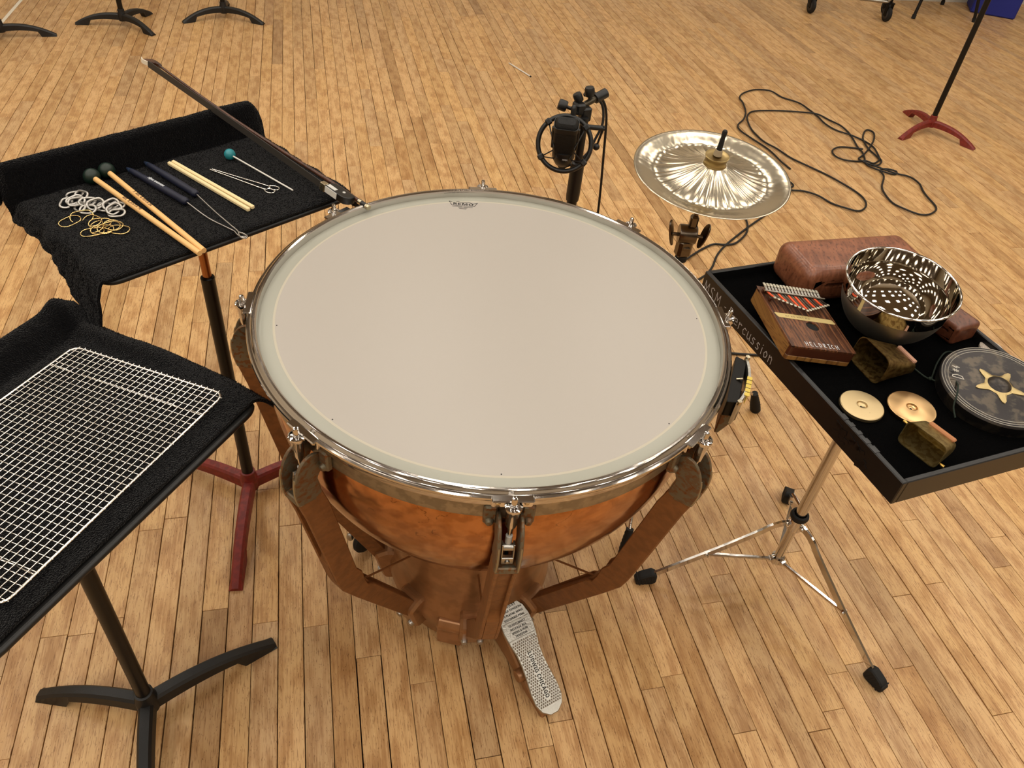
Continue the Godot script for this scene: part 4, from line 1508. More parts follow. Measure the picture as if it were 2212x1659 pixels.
func build_bow() -> void:
	# screw button over the hoop, tip out beyond the far lip of the desk
	var f := Vector3(-0.3245, 0.8720, -1.3763)
	var tip := Vector3(-0.9150, 0.9555, -1.7800)
	var ax := (tip - f).normalized()
	var len := f.distance_to(tip)
	# the hair lies on the near side and a little lower than the stick
	var hd := Vector3(-0.5424, 0.1441, 0.8231)
	hd = (hd - ax * hd.dot(ax)).normalized()
	var b := thing("string_bow", "dark brown wooden bow with black frog and grey hair lying across the towel", "bow", Vector3(-0.55, TOP_A, -1.55))
	var P := func(l: float, q: float) -> Vector3: return f + ax * l + hd * q
	var s := Shape.new()
	var path := []
	var rad := []
	for k in 25:
		var l := lerpf(0.030, len - 0.012, k / 24.0)
		var cam := 0.010 * sin(PI * clampf((l - 0.12) / (len - 0.12), 0, 1))
		path.append(P.call(l, cam))
		rad.append(lerpf(0.0046, 0.0029, k / 24.0))
	s.tube(path, rad, 10)
	part("stick", s, M.bow_wood, b)
	# head: a wedge from the stick down to the hair
	s = Shape.new()
	var ht := at_axes(ax, hd, ax.cross(hd), P.call(len - 0.030, 0.0))
	s.slab(ht, rounded([Vector2(-0.004, -0.0025), Vector2(0.016, -0.0035), Vector2(0.0300, 0.0000), Vector2(0.0350, 0.0200), Vector2(0.0300, 0.0225), Vector2(0.0170, 0.0190), Vector2(0.0080, 0.0060), Vector2(-0.004, 0.0025)], 0.003, 3), -0.0048, 0.0048, 0.0014)
	part("bow_head", s, M.bow_wood, b)
	s = Shape.new()
	s.slab(ht, PackedVector2Array([Vector2(0.0165, 0.0190), Vector2(0.0300, 0.0226), Vector2(0.0365, 0.0208), Vector2(0.0425, 0.0175), Vector2(0.0430, 0.0190), Vector2(0.0370, 0.0235), Vector2(0.0300, 0.0245), Vector2(0.0165, 0.0208)]), -0.0052, 0.0052, 0.0006)
	part("tip_plate", s, M.ivory, b)
	# hair ribbon
	s = Shape.new()
	var ha: Vector3 = P.call(0.105, 0.0265)
	var hb: Vector3 = P.call(len - 0.014, 0.0195)
	var ha2 := (hb - ha).normalized()
	s.box(Transform3D(Basis(ha2, hd, ha2.cross(hd)), (ha + hb) * 0.5), Vector3(ha.distance_to(hb), 0.0018, 0.0150), 0.0003)
	part("hair", s, M.horsehair, b)
	# frog, ferrule, slide, eye, button
	s = Shape.new()
	var ft := at_axes(ax, hd, ax.cross(hd), f)
	s.slab(ft, rounded([Vector2(0.036, 0.0040), Vector2(0.036, 0.0200), Vector2(0.045, 0.0302), Vector2(0.062, 0.0308), Vector2(0.102, 0.0298), Vector2(0.102, 0.0190), Vector2(0.094, 0.0060), Vector2(0.086, 0.0040)], 0.006, 4), -0.0080, 0.0080, 0.0012)
	part("frog", s, M.ebony, b)
	s = Shape.new()
	s.slab(ft, rounded([Vector2(0.0975, 0.0190), Vector2(0.1120, 0.0205), Vector2(0.1120, 0.0320), Vector2(0.0975, 0.0320)], 0.002, 2), -0.0086, 0.0086, 0.0008)
	part("ferrule", s, M.nickel, b)
	s = Shape.new()
	s.slab(ft, PackedVector2Array([Vector2(0.063, 0.0302), Vector2(0.0965, 0.0296), Vector2(0.0965, 0.0312), Vector2(0.063, 0.0316)]), -0.0066, 0.0066, 0.0004)
	s.slab(ft, rounded([Vector2(0.0720, 0.0195), Vector2(0.0955, 0.0190), Vector2(0.0955, 0.0285), Vector2(0.0720, 0.0285)], 0.001, 2), 0.0078, 0.0085, 0.0)
	s.slab(ft, rounded([Vector2(0.0720, 0.0195), Vector2(0.0955, 0.0190), Vector2(0.0955, 0.0285), Vector2(0.0720, 0.0285)], 0.001, 2), -0.0085, -0.0078, 0.0)
	part("slide", s, M.pearl, b)
	s = Shape.new()
	for e in [-1.0, 1.0]:
		s.lathe(along(ft.basis.z * e, ft * Vector3(0.059, 0.0150, 0.0078 * e)), [Vector2(0, 0.0006), Vector2(0.0030, 0.0006), Vector2(0.0034, 0.0)], 16)
	part("eye", s, M.pearl, b)
	s = Shape.new()
	s.lathe(along(-ax, f + ax * 0.031), [Vector2(0.0045, 0.0), Vector2(0.0058, 0.0005), Vector2(0.0058, 0.0085), Vector2(0.0050, 0.0090), Vector2(0.0, 0.0090)], 8)
	s.lathe(along(-ax, f + ax * 0.010), [Vector2(0.0, 0.0), Vector2(0.0058, 0.0), Vector2(0.0058, 0.0080), Vector2(0.0052, 0.0092), Vector2(0.0, 0.0092)], 8)
	part("button_rings", s, M.nickel, b)
	s = Shape.new()
	s.lathe(along(-ax, f + ax * 0.024), [Vector2(0.0, 0.0), Vector2(0.0054, 0.0), Vector2(0.0050, 0.0140), Vector2(0.0, 0.0140)], 8)
	part("button", s, M.ebony, b)

# ------------------------------------------------------------------ wire rack on the other stand
func build_rack() -> void:
	var a := Vector3(-0.4499, 0.803, -0.8746)
	var b := Vector3(-0.7396, 0.783, -0.9658)
	var c := Vector3(-0.5777, 0.803, -0.4745)
	var x := (b - a).normalized()
	var y := (c - a)
	y = (y - x * y.dot(x)).normalized()
	var z := y.cross(x)
	if z.y < 0:
		z = -z
	var w := 0.304
	var l := 0.420
	var t := Transform3D(Basis(x, y, z), a)
	var r := thing("wire_rack", "rectangular chrome wire cooling rack with a fine grid, on the black towel", "rack", a + Vector3(0, -0.014, 0))
	var s := Shape.new()
	var path := []
	for p in rounded([Vector2(0, 0), Vector2(w, 0), Vector2(w, l), Vector2(0, l)], 0.018, 6):
		path.append(t * Vector3(p.x, p.y, 0))
	s.tube(path, 0.0021, 8, true)
	part("frame", s, M.wire_chrome, r)
	var long := Shape.new()
	long.tube([Vector3(0, -0.0025, 0), Vector3(0, l + 0.0025, 0)], 0.00092, 6)
	var short := Shape.new()
	short.tube([Vector3(-0.0025, 0, 0), Vector3(w + 0.0025, 0, 0)], 0.00092, 6)
	var lm := long.mesh(Transform3D.IDENTITY)
	var sm := short.mesh(Transform3D.IDENTITY)
	var inv := r.global_transform.affine_inverse()
	for k in 26:
		var o := MeshInstance3D.new()
		o.name = "wire"
		r.add_child(o, true)
		o.mesh = lm
		o.transform = inv * t * Transform3D(Basis.IDENTITY, Vector3(0.0105 + k * (w - 0.021) / 25.0, 0, 0.0019))
		o.set_surface_override_material(0, M.wire_chrome)
	for k in 37:
		var o := MeshInstance3D.new()
		o.name = "wire"
		r.add_child(o, true)
		o.mesh = sm
		o.transform = inv * t * Transform3D(Basis.IDENTITY, Vector3(0, 0.0085 + k * (l - 0.017) / 36.0, 0.0))
		o.set_surface_override_material(0, M.wire_chrome)
	# bent wire feet under both ends
	for yy in [0.050, l - 0.050]:
		s = Shape.new()
		var p := []
		for q in [Vector2(0.002, 0.0), Vector2(0.030, -0.0015), Vector2(0.040, -0.012), Vector2(0.048, -0.013), Vector2(0.062, -0.002), Vector2(0.10, -0.0018), Vector2(w - 0.10, -0.0018), Vector2(w - 0.062, -0.002), Vector2(w - 0.048, -0.013), Vector2(w - 0.040, -0.012), Vector2(w - 0.030, -0.0015), Vector2(w - 0.002, 0.0)]:
			p.append(t * Vector3(q.x, yy + q.y * 0.5, q.y - 0.001))
		s.tube(p, 0.0014, 7)
		part("foot_wire", s, M.wire_chrome, r)

# ------------------------------------------------------------------ tray on its stand
const TRAY := 0.7650                 # felt surface of the tray
const TRAY_L := 0.616
const TRAY_W := 0.458

# tray axes: x across it (away from the drum), y along it towards the camera, z up; origin at its back corner by the drum
func tray_axes(h := 0.0) -> Transform3D:
	return at_axes(Vector3(0.909, 0, -0.417).normalized(), Vector3(0.417, 0, 0.909).normalized(), Vector3.UP, Vector3(0.381, h, -1.431))

const GLYPHS := {
	"M": [[0, 0, 0.05, 1.0, 0.35, 0.35, 0.65, 1.0, 0.75, 0.0]],
	"S": [[0.6, 0.9, 0.35, 1.0, 0.1, 0.85, 0.15, 0.6, 0.5, 0.4, 0.55, 0.15, 0.3, 0.0, 0.05, 0.12]],
	"P": [[0.08, -0.05, 0.1, 1.0, 0.45, 0.95, 0.6, 0.75, 0.45, 0.5, 0.12, 0.48]],
	"e": [[0.08, 0.32, 0.5, 0.38, 0.42, 0.6, 0.2, 0.6, 0.06, 0.35, 0.15, 0.05, 0.5, 0.1]],
	"r": [[0.1, 0.6, 0.12, 0.0], [0.12, 0.4, 0.3, 0.58, 0.48, 0.52]],
	"c": [[0.5, 0.52, 0.25, 0.6, 0.06, 0.3, 0.2, 0.02, 0.5, 0.1]],
	"u": [[0.06, 0.6, 0.08, 0.15, 0.25, 0.0, 0.45, 0.15, 0.48, 0.6], [0.48, 0.3, 0.54, 0.0]],
	"s": [[0.45, 0.55, 0.2, 0.6, 0.1, 0.42, 0.42, 0.22, 0.35, 0.02, 0.05, 0.05]],
	"i": [[0.15, 0.55, 0.17, 0.0], [0.14, 0.78, 0.16, 0.82]],
	"o": [[0.28, 0.6, 0.06, 0.35, 0.2, 0.02, 0.45, 0.15, 0.5, 0.42, 0.28, 0.6]],
	"n": [[0.08, 0.6, 0.1, 0.0], [0.1, 0.42, 0.32, 0.6, 0.46, 0.45, 0.48, 0.0]],
	"H": [[0.05, 1.0, 0.08, 0.0], [0.5, 1.0, 0.5, 0.0], [0.06, 0.5, 0.5, 0.5]],
	"E": [[0.5, 1.0, 0.06, 0.98, 0.06, 0.02, 0.5, 0.0], [0.06, 0.5, 0.4, 0.52]],
	"L": [[0.08, 1.0, 0.08, 0.02, 0.5, 0.0]],
	"D": [[0.08, 0.0, 0.08, 1.0, 0.35, 0.95, 0.55, 0.6, 0.45, 0.15, 0.08, 0.0]],
	"R": [[0.08, 0.0, 0.08, 1.0, 0.4, 0.95, 0.45, 0.65, 0.1, 0.5, 0.5, 0.0]],
	"I": [[0.05, 1.0, 0.45, 1.0], [0.25, 1.0, 0.25, 0.0], [0.05, 0.0, 0.45, 0.0]],
	"C": [[0.5, 0.9, 0.25, 1.0, 0.06, 0.5, 0.2, 0.02, 0.5, 0.12]],
	"#": [[0.15, 0.1, 0.25, 0.9], [0.4, 0.1, 0.5, 0.9], [0.02, 0.35, 0.6, 0.4], [0.04, 0.65, 0.62, 0.7]],
	"4": [[0.4, 0.0, 0.42, 1.0, 0.05, 0.35, 0.6, 0.35]],
	"~": [[0.0, 0.3, 0.15, 0.6, 0.3, 0.2, 0.45, 0.7, 0.55, 0.3, 0.75, 0.5, 0.85, 0.2, 1.0, 0.45]],
	"-": [[0.0, 0.5, 0.2, 0.52]],
}

func writing(text: String, h: float, step_ := 0.78) -> Array:
	var out := []
	var x := 0.0
	for ch in text:
		if ch == " ":
			x += 0.5 * h
			continue
		for st in GLYPHS[ch]:
			var line := []
			for k in range(0, st.size(), 2):
				line.append(Vector2(x + st[k] * h * 0.85, st[k + 1] * h))
			out.append(line)
		x += (step_ if ch == ch.to_upper() and ch != "I" and ch != "-" else 0.62) * h
		if ch == "i":
			x -= 0.22 * h
	return out

func build_tray() -> void:
	var t := tray_axes()
	var tr := thing("instrument_tray", "black felt lined tray with raised edges, handwriting on its side, full of small instruments", "tray", t * Vector3(TRAY_W * 0.5, TRAY_L * 0.5, TRAY - 0.02))
	var s := Shape.new()
	s.box(t * Transform3D(Basis.IDENTITY, Vector3(TRAY_W * 0.5, TRAY_L * 0.5, TRAY - 0.010)), Vector3(TRAY_W - 0.018, TRAY_L - 0.018, 0.012), 0.0)
	part("bottom_board", s, M.tray_black, tr)
	s = Shape.new()
	s.box(t * Transform3D(Basis.IDENTITY, Vector3(TRAY_W * 0.5, TRAY_L * 0.5, TRAY - 0.002)), Vector3(TRAY_W - 0.020, TRAY_L - 0.020, 0.004), 0.0)
	part("felt", s, M.tray_felt, tr)
	var rails := [[Vector3(0.005, TRAY_L * 0.5, 0), Vector3(0.010, TRAY_L, 0.052)], [Vector3(TRAY_W - 0.005, TRAY_L * 0.5, 0), Vector3(0.010, TRAY_L, 0.052)], [Vector3(TRAY_W * 0.5, 0.005, 0), Vector3(TRAY_W - 0.0202, 0.010, 0.052)], [Vector3(TRAY_W * 0.5, TRAY_L - 0.005, 0), Vector3(TRAY_W - 0.0202, 0.010, 0.052)]]
	var side: Node3D
	for k in 4:
		s = Shape.new()
		s.box(t * Transform3D(Basis.IDENTITY, rails[k][0] + Vector3(0, 0, TRAY - 0.006)), rails[k][1], 0.0016)
		var o := part("rail", s, M.tray_black, tr)
		if k == 0:
			side = o
	# chalk writing on the side that faces the drum
	var wt := at_axes(t.basis.y, Vector3.UP, -t.basis.x, t * Vector3(-0.0001, 0.012, TRAY - 0.022))
	s = Shape.new()
	s.strokes(wt, writing("MSM -Percussion", 0.026, 0.86), 0.0014, 0.0003)
	var wr := part("handwriting", s, M.chalk, side)
	wr.set_meta("label", "grey chalk handwriting")
	# torn black tape near the front corner
	var g := RandomNumberGenerator.new()
	g.seed = 5
	for k in 16:
		s = Shape.new()
		var yy := 0.44 + g.randf() * 0.10
		var hh := TRAY - 0.026 + g.randf() * 0.034
		s.box(wt * Transform3D(Basis(Vector3(0, 0, 1), g.randf_range(-0.6, 0.6)), Vector3(yy - 0.012, hh - (TRAY - 0.022), 0.0004)), Vector3(g.randf_range(0.008, 0.02), g.randf_range(0.004, 0.012), 0.0008))
		part("tape_scrap", s, M.tape_black, side)
	for k in 5:
		s = Shape.new()
		var yy := 0.46 + k * 0.02
		s.box(t * Transform3D(Basis.IDENTITY, Vector3(0.005, yy, TRAY + 0.0204)), Vector3(0.0104, g.randf_range(0.006, 0.018), 0.0008))
		part("tape_scrap", s, M.tape_black, side)
	build_tray_stand()

func build_tray_stand() -> void:
	var o := Vector3(0.724, 0, -1.245)
	var st := thing("tripod_stand", "chrome tripod stand with flat braced legs and black rubber feet under the tray", "stand", o)
	var s := Shape.new()
	s.lathe(Transform3D(Basis.IDENTITY, o), [Vector2(0, 0.20), Vector2(0.0130, 0.20), Vector2(0.0130, TRAY - 0.045), Vector2(0, TRAY - 0.045)], 28)
	part("pole", s, M.chrome, st)
	s = Shape.new()
	s.lathe(Transform3D(Basis.IDENTITY, o), [Vector2(0, 0.072), Vector2(0.0110, 0.075), Vector2(0.0110, 0.26), Vector2(0, 0.26)], 24)
	part("lower_tube", s, M.chrome, st)
	s = Shape.new()
	s.lathe(Transform3D(Basis.IDENTITY, o), [Vector2(0.0157, 0.245), Vector2(0.021, 0.247), Vector2(0.0225, 0.253), Vector2(0.021, 0.259), Vector2(0.0157, 0.261), Vector2(0.0157, 0.245)], 28)
	part("rubber_ring", s, M.rubber, st)
	s = Shape.new()
	s.lathe(Transform3D(Basis.IDENTITY, o), [Vector2(0.0127, 0.205), Vector2(0.0185, 0.207), Vector2(0.0195, 0.224), Vector2(0.0185, 0.243), Vector2(0.0127, 0.245), Vector2(0.0127, 0.205)], 24)
	part("collar", s, M.bright_chrome, st)
	s = Shape.new()
	s.lathe(Transform3D(Basis.IDENTITY, o), [Vector2(0, 0.070), Vector2(0.016, 0.072), Vector2(0.0165, 0.090), Vector2(0.0110, 0.092)], 24)
	part("brace_collar", s, M.bright_chrome, st)
	s = Shape.new()
	s.box(Transform3D(Basis.IDENTITY, o + Vector3(0, TRAY - 0.030, 0)), Vector3(0.14, 0.008, 0.10), 0.002)
	s.lathe(Transform3D(Basis.IDENTITY, o), [Vector2(0.0157, TRAY - 0.10), Vector2(0.023, TRAY - 0.098), Vector2(0.023, TRAY - 0.05), Vector2(0.03, TRAY - 0.036), Vector2(0, TRAY - 0.034)], 24)
	part("tray_mount", s, M.rubber, st)
	# wing screw that clamps the pole
	s = Shape.new()
	var kd := Vector3(-0.45, 0.25, -0.86).normalized()
	s.tube([o + Vector3(0, 0.275, 0), o + Vector3(0, 0.275, 0) + kd * 0.045], 0.004, 8)
	part("clamp_screw", s, M.chrome, st)
	for k in 3:
		var foot: Vector3 = [Vector3(0.391, 0, -1.185), Vector3(0.933, 0, -0.973), Vector3(0.826, 0, -1.528)][k]
		var d := foot - o
		var reach := d.length()
		d = d / reach
		var up := Vector3.UP
		var n := d.cross(up)
		var P := func(r: float, h: float) -> Vector3: return o + d * r + up * h
		s = Shape.new()
		# flat strip leg: leaves the collar, bends, runs straight to the foot
		var cl := [[0.016, 0.226], [0.035, 0.224], [0.060, 0.212], [0.085, 0.190], [reach * 0.55, lerpf(0.19, 0.02, (reach * 0.55 - 0.085) / (reach - 0.105))], [reach - 0.012, 0.022]]
		var path := []
		for q in cl:
			path.append(P.call(q[0], q[1]))
		path = smooth_path(path, false, 4)
		var rows := []
		for i in path.size():
			var tg: Vector3 = (path[mini(i + 1, path.size() - 1)] - path[maxi(i - 1, 0)]).normalized()
			var nb := n.cross(tg).normalized()
			var wide := 0.0078
			rows.append(PackedVector3Array([path[i] + n * 0.0032 + nb * wide, path[i] + n * 0.0032 - nb * wide, path[i] - n * 0.0032 - nb * wide, path[i] - n * 0.0032 + nb * wide]))
		s.grid(rows, true, false, -1)
		s.fan(rows[0], path[0], true)
		s.fan(rows[-1], path[-1])
		var leg := part("leg", s, M.chrome, st)
		# brace from the lower collar to the leg
		s = Shape.new()
		var q := reach * 0.58
		var jh := lerpf(0.19, 0.02, (q - 0.085) / (reach - 0.105))
		var b0: Vector3 = P.call(0.018, 0.081)
		var b1: Vector3 = P.call(q, jh)
		var bd := (b1 - b0).normalized()
		s.box(Transform3D(Basis(bd, n, bd.cross(n)), (b0 + b1) * 0.5), Vector3(b0.distance_to(b1), 0.0085, 0.0075), 0.0012)
		part("brace", s, M.chrome, leg)
		for pv in [b0, b1, P.call(0.022, 0.2255)]:
			s = Shape.new()
			s.lathe(along(n, pv), [Vector2(0, 0.0085), Vector2(0.0045, 0.0083), Vector2(0.0062, 0.0065), Vector2(0.0062, -0.0065), Vector2(0.0045, -0.0083), Vector2(0, -0.0085)], 14)
			part("pivot", s, M.bright_chrome, leg)
		# rubber foot, ribbed
		s = Shape.new()
		var ft := at_axes(d, up, n, foot)
		s.slab(ft, rounded([Vector2(-0.032, 0.006), Vector2(-0.030, 0.034), Vector2(-0.018, 0.042), Vector2(0.012, 0.030), Vector2(0.024, 0.016), Vector2(0.020, 0.000), Vector2(-0.020, 0.000)], 0.005, 3), -0.0125, 0.0125, 0.003)
		for i in 5:
			s.box(ft * Transform3D(Basis(Vector3(0, 0, 1), -0.35), Vector3(-0.018 + i * 0.008, 0.020 - i * 0.002, 0.0)), Vector3(0.003, 0.026, 0.0275), 0.0008)
		part("rubber_foot", s, M.rubber, leg)

# ------------------------------------------------------------------ instruments in the tray
func build_tray_things() -> void:
	build_blocks()
	build_steel_bowl()
	build_kalimba()
	build_cowbells()
	build_discs()
	build_gong()

func build_blocks() -> void:
	# large slit block along the back rail, small one beside the bowl
	for d in [[Vector3(0.6955, 0, -1.4800), Vector3(0.949, 0, -0.315), Vector3(0.306, 0.082, 0.134), 0.024, M.mahogany, "large reddish wooden slit block behind the steel bowl", 0.215],
			[Vector3(0.8590, 0, -1.3660), Vector3(0.505, 0, 0.863), Vector3(0.140, 0.044, 0.070), 0.009, M.mahogany_dark, "small dark wooden slit block between the steel bowl and the tray edge", 0.105]]:
		var size: Vector3 = d[2]
		var x: Vector3 = d[1].normalized()
		var zz := x.cross(Vector3.UP)
		if zz.z < 0 and size.x > 0.2:
			zz = -zz
		if size.x < 0.2:
			zz = Vector3(-x.z, 0, x.x)
		var t := Transform3D(Basis(x, Vector3.UP, zz), d[0] + Vector3.UP * (TRAY + size.y * 0.5))
		var o := thing("wood_block", d[5], "wood block", d[0] + Vector3.UP * TRAY)
		var s := Shape.new()
		# body made of an upper and a lower shell around a slit in the front face
		var slit_h := size.y * 0.13
		var slit_y := size.y * 0.08
		var body := slit_body(size, d[3], d[6], slit_h, slit_y)
		for k in body.v.size():
			s.v.append(t * body.v[k])
			s.uv.append(body.uv[k])
		s.g = body.g
		part("body", s, d[4], o)
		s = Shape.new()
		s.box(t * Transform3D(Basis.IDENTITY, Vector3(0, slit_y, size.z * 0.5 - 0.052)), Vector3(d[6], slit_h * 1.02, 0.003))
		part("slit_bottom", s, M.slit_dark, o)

# a rounded box with a deep slot in its +z face
func slit_body(size: Vector3, r: float, slot: float, sh: float, sy: float) -> Shape:
	var s := Shape.new()
	var full := Shape.new()
	full.round_box(Transform3D.IDENTITY, size, r, 22)
	# leave the front face's quads that lie in the slot out, then line the slot
	var hz := size.z * 0.5
	var keep := Shape.new()
	for k in range(0, full.v.size(), 3):
		var c := (full.v[k] + full.v[k + 1] + full.v[k + 2]) / 3.0
		if c.z > hz - 0.001 and absf(c.x) < size.x * 0.5 - r and absf(c.y) < size.y * 0.5 - r:
			continue
		keep.tri(full.v[k], full.v[k + 1], full.v[k + 2], 1)
	s.v = keep.v
	s.uv = keep.uv
	s.g = keep.g
	s.group = 2
	# frame of the flat front around the slot, as a ring of quads between two outlines
	var ix := size.x * 0.5 - r
	var iy := size.y * 0.5 - r
	var n := 40
	var outer := PackedVector3Array()
	var inner := PackedVector3Array()
	var deep := PackedVector3Array()
	for k in n:
		var w := TAU * k / n
		var dx := cos(w)
		var dy := sin(w)
		var m := maxf(absf(dx) / ix, absf(dy) / iy)
		outer.append(Vector3(dx / m, dy / m, hz))
		# stadium outline of the slot
		var hx := slot * 0.5 - sh * 0.5
		var p := Vector2(clampf(dx / m * 0.95, -hx, hx), 0)
		var q := Vector2(dx * slot, dy * sh * 1.0) - Vector2(p.x, 0)
		if absf(dx / m * 0.95) < hx:
			p += Vector2(0, signf(dy) * sh * 0.5)
		else:
			var e := Vector2(dx / m - p.x, dy / m * 1.6).normalized()
			p += e * sh * 0.5
		inner.append(Vector3(p.x, p.y + sy, hz))
		deep.append(Vector3(p.x, p.y + sy, hz - 0.05))
	s.grid([outer, inner], true, false, -1)
	s.grid([inner, deep], true, false, -1)
	return s

func build_steel_bowl() -> void:
	# tilted a little towards the camera
	var up := Vector3(-0.0239, 1, 0.1139).normalized()
	var c := Vector3(0.7315, 0.880, -1.3193)
	var t := along(up, c - up * 0.1125)
	t.basis = t.basis * Basis.from_scale(Vector3(0.985, 1.14, 0.985))
	var b := thing("mixing_bowl", "shiny stainless steel mixing bowl with a polished inside and rolled rim", "bowl", t.origin)
	var out := []
	for k in 17:
		var f := k / 16.0
		var w := f * PI * 0.5
		out.append(Vector2(0.032 + 0.0715 * pow(sin(w), 0.9), 0.070 * (1.0 - pow(cos(w), 1.15))))
	var s := Shape.new()
	var body: Array = [Vector2(0, 0.0)]
	body.append_array(out)
	s.lathe(t, body, 96)
	part("brushed_body", s, M.brushed_steel, b)
	s = Shape.new()
	s.lathe(t, [Vector2(0.1037, 0.0700), Vector2(0.1050, 0.0703), Vector2(0.1065, 0.0960)], 96)
	part("polished_band", s, M.mirror_steel, b)
	s = Shape.new()
	var ins: Array = [Vector2(0.1062, 0.0985), Vector2(0.1042, 0.0745), Vector2(0.1030, 0.0715)]
	for k in range(16, -1, -1):
		ins.append(Vector2(out[k].x - 0.0012, out[k].y + 0.0014))
	ins.append(Vector2(0.026, 0.0030))
	ins.append(Vector2(0.020, 0.0018))
	ins.append(Vector2(0, 0.0018))
	s.lathe(t, ins, 128)
	part("polished_inside", s, M.mirror_steel, b)
	s = Shape.new()
	var ring := []
	for k in 96:
		var w := TAU * k / 96
		ring.append(t * Vector3(0.1090 * cos(w), 0.0985, 0.1090 * sin(w)))
	s.tube(ring, 0.0027, 10, true)
	part("rim", s, M.bright_chrome, b)

func build_kalimba() -> void:
	var a := Vector3(0.4958, 0.7885, -1.1515)      # near corner by the drum, bottom (rests on the rail)
	var l := Vector3(0.4592, 0.7885, -1.3418)      # far corner by the drum
	var r := Vector3(0.6352, 0.7670, -1.1786)      # near corner inside the tray
	var y := (l - a).normalized()
	var x := r - a
	var w := 0.138
	x = (x - y * x.dot(y)).normalized()
	var z := x.cross(y).normalized()
	if z.y < 0:
		z = -z
	var len := 0.190
	var t := Transform3D(Basis(x, y, z), a)
	var k := thing("kalimba", "wooden box thumb piano with steel and orange tines, tape strip and scratched name", "thumb piano", a + (x * w + y * len) * 0.5)
	var s := Shape.new()
	var ol := rounded([Vector2(0, 0), Vector2(w, 0), Vector2(w, len), Vector2(0, len)], 0.007, 4)
	s.slab(t, ol, 0.0, 0.012, 0.002)
	for i in s.uv.size():
		s.uv[i] = Vector2(s.uv[i].x * 4.0, s.uv[i].y * 4.0)
	part("lower_body", s, M.kalimba_side, k)
	s = Shape.new()
	s.slab(t, ol, 0.0118, 0.0300, 0.0)
	for i in s.uv.size():
		s.uv[i] = Vector2(s.uv[i].x * 4.0, s.uv[i].y * 4.0)
	part("upper_body", s, M.rosewood_end, k)
	# long side panel beside the drum is yellowish
	s = Shape.new()
	s.box(t * Transform3D(Basis.IDENTITY, Vector3(-0.0003, len * 0.5, 0.0155)), Vector3(0.0010, len - 0.014, 0.0280))
	for i in s.uv.size():
		s.uv[i] = Vector2((i % 3) * 0.2, (i % 5) * 0.2)
	part("side_panel", s, M.kalimba_side, k)
	# sound board with a hole
	s = Shape.new()
	var n := 48
	var o2 := PackedVector2Array()
	var hole := PackedVector2Array()
	var hc := Vector2(w * 0.55, 0.072)
	var hr := 0.0135
	for i in n:
		var ang := TAU * i / n
		var dv := Vector2(cos(ang), sin(ang))
		hole.append(hc + dv * hr)
		# where the ray leaves the board
		var tx := INF if absf(dv.x) < 1e-5 else ((w if dv.x > 0 else 0.0) - hc.x) / dv.x
		var ty := INF if absf(dv.y) < 1e-5 else ((len if dv.y > 0 else 0.0) - hc.y) / dv.y
		o2.append(hc + dv * minf(tx, ty))
	var corners := [Vector2(w, len), Vector2(0, len), Vector2(0, 0), Vector2(w, 0)]
	for i in n:
		var j := (i + 1) % n
		var q := [o2[i], o2[j], hole[j], hole[i]]
		var p := []
		var u := []
		for e in q:
			p.append(t * Vector3(e.x, e.y, 0.0335)); u.append(Vector2(e.x * 5.0, e.y * 1.8))
		s.quad(p[0], p[1], p[2], p[3], -1, u[0], u[1], u[2], u[3])
		var hl0 := t * Vector3(hole[i].x, hole[i].y, 0.026)
		var hl1 := t * Vector3(hole[j].x, hole[j].y, 0.026)
		s.quad(p[3], p[2], hl1, hl0, -1, u[3], u[2], u[2], u[3])
		var lo0 := t * Vector3(o2[i].x, o2[i].y, 0.030)
		var lo1 := t * Vector3(o2[j].x, o2[j].y, 0.030)
		s.quad(p[0], lo0, lo1, p[1], -1, u[0], u[0], u[1], u[1])
		# corner fill
		if not (is_equal_approx(o2[i].x, o2[j].x) or is_equal_approx(o2[i].y, o2[j].y)):
			for cpt in corners:
				if (absf(cpt.x - o2[i].x) < 1e-4 or absf(cpt.y - o2[i].y) < 1e-4) and (absf(cpt.x - o2[j].x) < 1e-4 or absf(cpt.y - o2[j].y) < 1e-4):
					s.tri(t * Vector3(o2[i].x, o2[i].y, 0.0335), t * Vector3(cpt.x, cpt.y, 0.0335), t * Vector3(o2[j].x, o2[j].y, 0.0335), -1, Vector2(o2[i].x * 5, o2[i].y * 1.8), Vector2(cpt.x * 5, cpt.y * 1.8), Vector2(o2[j].x * 5, o2[j].y * 1.8))
	part("sound_board", s, M.rosewood, k)
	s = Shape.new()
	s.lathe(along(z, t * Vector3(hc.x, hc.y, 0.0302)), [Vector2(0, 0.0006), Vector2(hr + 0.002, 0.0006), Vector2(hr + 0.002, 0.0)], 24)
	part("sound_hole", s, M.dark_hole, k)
	# bridges
	s = Shape.new()
	s.box(t * Transform3D(Basis.IDENTITY, Vector3(w * 0.5, len - 0.021, 0.0375)), Vector3(w - 0.006, 0.006, 0.0080), 0.001)
	var br := part("bridge", s, M.rosewood_end, k)
	s = Shape.new()
	s.tube([t * Vector3(0.001, len - 0.0305, 0.0440), t * Vector3(w - 0.001, len - 0.0305, 0.0440)], 0.0021, 10)
	part("pressure_bar", s, M.tine_steel, k)
	s = Shape.new()
	s.box(t * Transform3D(Basis.IDENTITY, Vector3(0.010, len - 0.048, 0.0375)), Vector3(0.006, 0.006, 0.008), 0.001)
	part("peg", s, M.rosewood_end, k)
